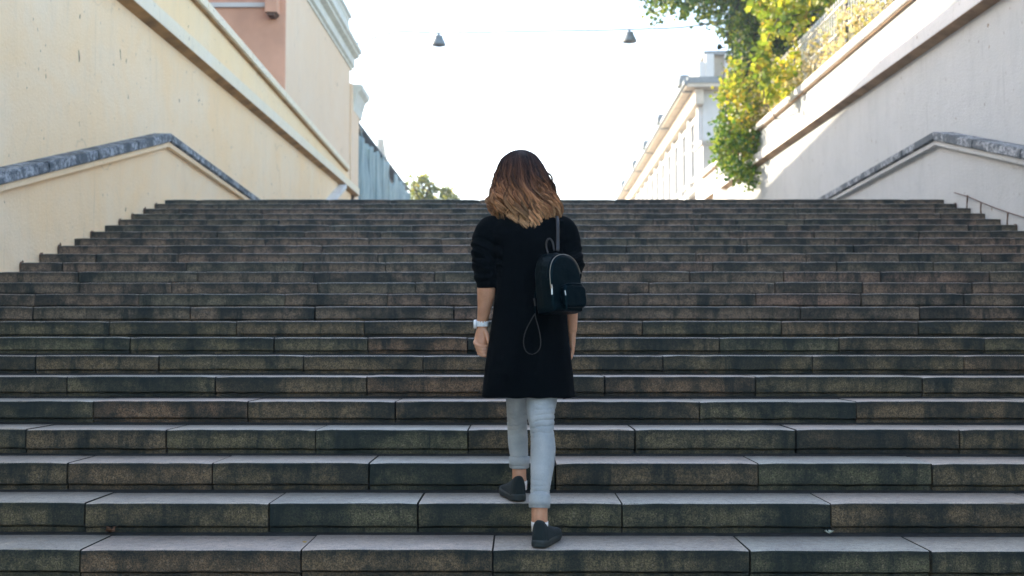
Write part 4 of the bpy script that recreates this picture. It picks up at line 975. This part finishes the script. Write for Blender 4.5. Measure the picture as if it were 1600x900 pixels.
# ================================================================== BACKPACK (hangs from her right shoulder)
BA = math.radians(38); BR = Matrix.Rotation(BA, 3, 'Z'); BO = atY(888.5, 486, 4.145)
bp = thing('backpack', 'small black leather backpack with silver zips hanging off the right shoulder', 'backpack', tuple(BO))
tilt = Matrix.Rotation(math.radians(-7), 3, 'X')
def BL(x, y, z): return BO + BR @ (tilt @ Vector((x, y, z)))
def arch(w, h, n=14, z0=0.0, e=2.3):
    pts = [(-w*.93, z0), (-w, z0+.02), (-w*1.0, h*.55)]
    for k in range(1, n): a = PI*(1-k/n); pts.append((w*math.copysign(abs(math.cos(a))**(2/e), math.cos(a)), h*.55+h*.45*abs(math.sin(a))**(2/e)))
    return pts + [(w, h*.55), (w, z0+.02), (w*.93, z0)]
def bag_loft(layers, n=14):
    bm = BM(); R = [[bm.verts.new(BL(x, y, z)) for x, z in arch(w, h, n, z0)] for y, w, h, z0 in layers]; m = len(R[0])
    for i in range(len(R)-1):
        for k in range(m): bm.faces.new((R[i][k], R[i][(k+1) % m], R[i+1][(k+1) % m], R[i+1][k]))
    bm.faces.new(R[0][::-1]); bm.faces.new(R[-1]); bmesh.ops.recalc_face_normals(bm, faces=bm.faces); return bm
me = remesh(bag_loft([(-.004, .078, .228, .006), (.004, .086, .240, .0), (.05, .091, .256, -.003), (.095, .088, .262, -.002), (.108, .080, .252, .004)]), .004, 3, .5)
displace(me, lambda co, n: .0022*noise.noise(co*18)+.0006*noise.noise(co*60))
obj('main_pouch', me, M['leather'], bp, smooth=True)
# zip running over the arch
ar = arch(.086, .240)[2:]
zp = [BL(x*1.0, .001, z) for x, z in ar[:-3]]; zp = [BL(-.086, .002, .105)] + zp
bm = BM(); tube(bm, zp, .0014, 6, 3); obj('zip', bm, M['metal'], bp, smooth=True)
bm = BM(); tube(bm, [BL(x*1.03, .012, z*1.012) for x, z in ar[:-1]], .0028, 6, 3); obj('piping', bm, M['leather'], bp, smooth=True)
bm = BM(); tube(bm, [BL(-.086, -.004, .108), BL(-.087, -.006, .092)], [.004, .0055], 8); bar(bm, BL(-.087, -.007, .092), BL(-.090, -.008, .066), .006, .003, Vector((0, -1, 0))); obj('zip_pull', bm, M['metal'], bp)
# front pocket
bm = BM(); R = []
for y, w, z0, z1 in ((-.004, .062, .012, .108), (-.026, .061, .010, .110), (-.034, .055, .016, .100)):
    loop = []
    for k in range(24):
        a = 2*PI*k/24; c, s = math.cos(a), math.sin(a); loop.append(bm.verts.new(BL(.020+w*math.copysign(abs(c)**.35, c), y, (z0+z1)/2+(z1-z0)/2*math.copysign(abs(s)**.45, s))))
    R.append(loop)
for i in range(2):
    for k in range(24): bm.faces.new((R[i][k], R[i][(k+1) % 24], R[i+1][(k+1) % 24], R[i+1][k]))
bm.faces.new(R[0]); bm.faces.new(R[-1]); me = remesh(bm, .0035, 3, .5); displace(me, lambda co, n: .0016*noise.noise(co*30)); pk = obj('front_pocket', me, M['leather'], bp, smooth=True)
bm = BM(); tube(bm, [BL(.020+x, -.030, z) for x, z in ((-.060, .078), (-.045, .086), (0, .090), (.045, .087), (.060, .082))], .0024, 6, 4); obj('pocket_zip', bm, M['darkiron'], pk)
bm = BM(); tube(bm, [BL(.020+x, y, z) for x, y, z in ((-.060, -.012, .100), (-.03, -.030, .108), (.03, -.030, .109), (.060, -.012, .102))], .0045, 8, 4); obj('pocket_lip', bm, M['leather'], pk, smooth=True)
bm = BM(); bar(bm, BL(-.040, -.034, .080), BL(-.041, -.037, .060), .004, .003, Vector((0, -1, 0))); obj('pocket_zip_pull', bm, M['metal'], pk)
bm = BM(); bar(bm, BL(-.041, -.037, .052), BL(-.039, -.034, .0), .007, .002, Vector((0, -1, 0))); obj('leather_tab', bm, M['leather'], pk)
# shoulder strap, grab loop, hanging strap with its loop
bm = BM(); tube(bm, [atY(*p) for p in ((871.5, 392, 4.215), (871.5, 375, 4.245), (871.5, 355, 4.262), (871, 344, 4.29), (870, 338, 4.34), (870, 338, 4.41))], .0075, 10, 5, flat=.35); obj('shoulder_strap', bm, M['strapleather'], bp, smooth=True)
bm = BM(); tube(bm, [atY(*p) for p in ((857, 398, 4.225), (853.5, 385, 4.235), (854.5, 376, 4.235), (859, 373, 4.235), (863.5, 379, 4.235), (866, 392, 4.225))], .0042, 8, 5, flat=.5); obj('grab_loop', bm, M['strapleather'], bp, smooth=True)
bm = BM(); tube(bm, [atY(*p) for p in ((850, 402, 4.23), (843, 420, 4.235), (839, 445, 4.24), (836, 465, 4.243), (835.5, 490, 4.245))], .0042, 8, 5, flat=.5); obj('side_strap', bm, M['leather'], bp, smooth=True)
bm = BM(); tube(bm, [atY(*p) for p in ((836, 490, 4.243), (830, 500, 4.238), (821, 518, 4.235), (818, 535, 4.232), (822, 549, 4.228), (832, 553.5, 4.226), (842, 547, 4.228), (845, 534, 4.232), (842, 515, 4.236), (837, 497, 4.241), (836, 490, 4.243))], .0021, 8, 5); obj('strap_loop', bm, M['strapleather'], bp, smooth=True)
bm = BM(); tube(bm, [atY(834.5, 466, 4.236), atY(836.5, 478, 4.236)], .004, 8); obj('strap_buckle', bm, M['darkiron'], bp)

# ================================================================== HAZE
hm = bpy.data.materials.new('pale_haze'); hm.use_nodes = True; hn = hm.node_tree; hn.nodes.remove(hn.nodes['Principled BSDF'])
hv = hn.nodes.new('ShaderNodeVolumePrincipled'); hv.inputs['Color'].default_value = (.95, .97, 1, 1); hv.inputs['Density'].default_value = .0017; hv.inputs['Anisotropy'].default_value = .3
hn.links.new(hv.outputs[0], hn.nodes['Material Output'].inputs['Volume'])
bm = BM(); box(bm, -1000, 1000, -70, 2600, -2, 30); o = obj('haze', bm, hm); tag(o, kind='stuff')
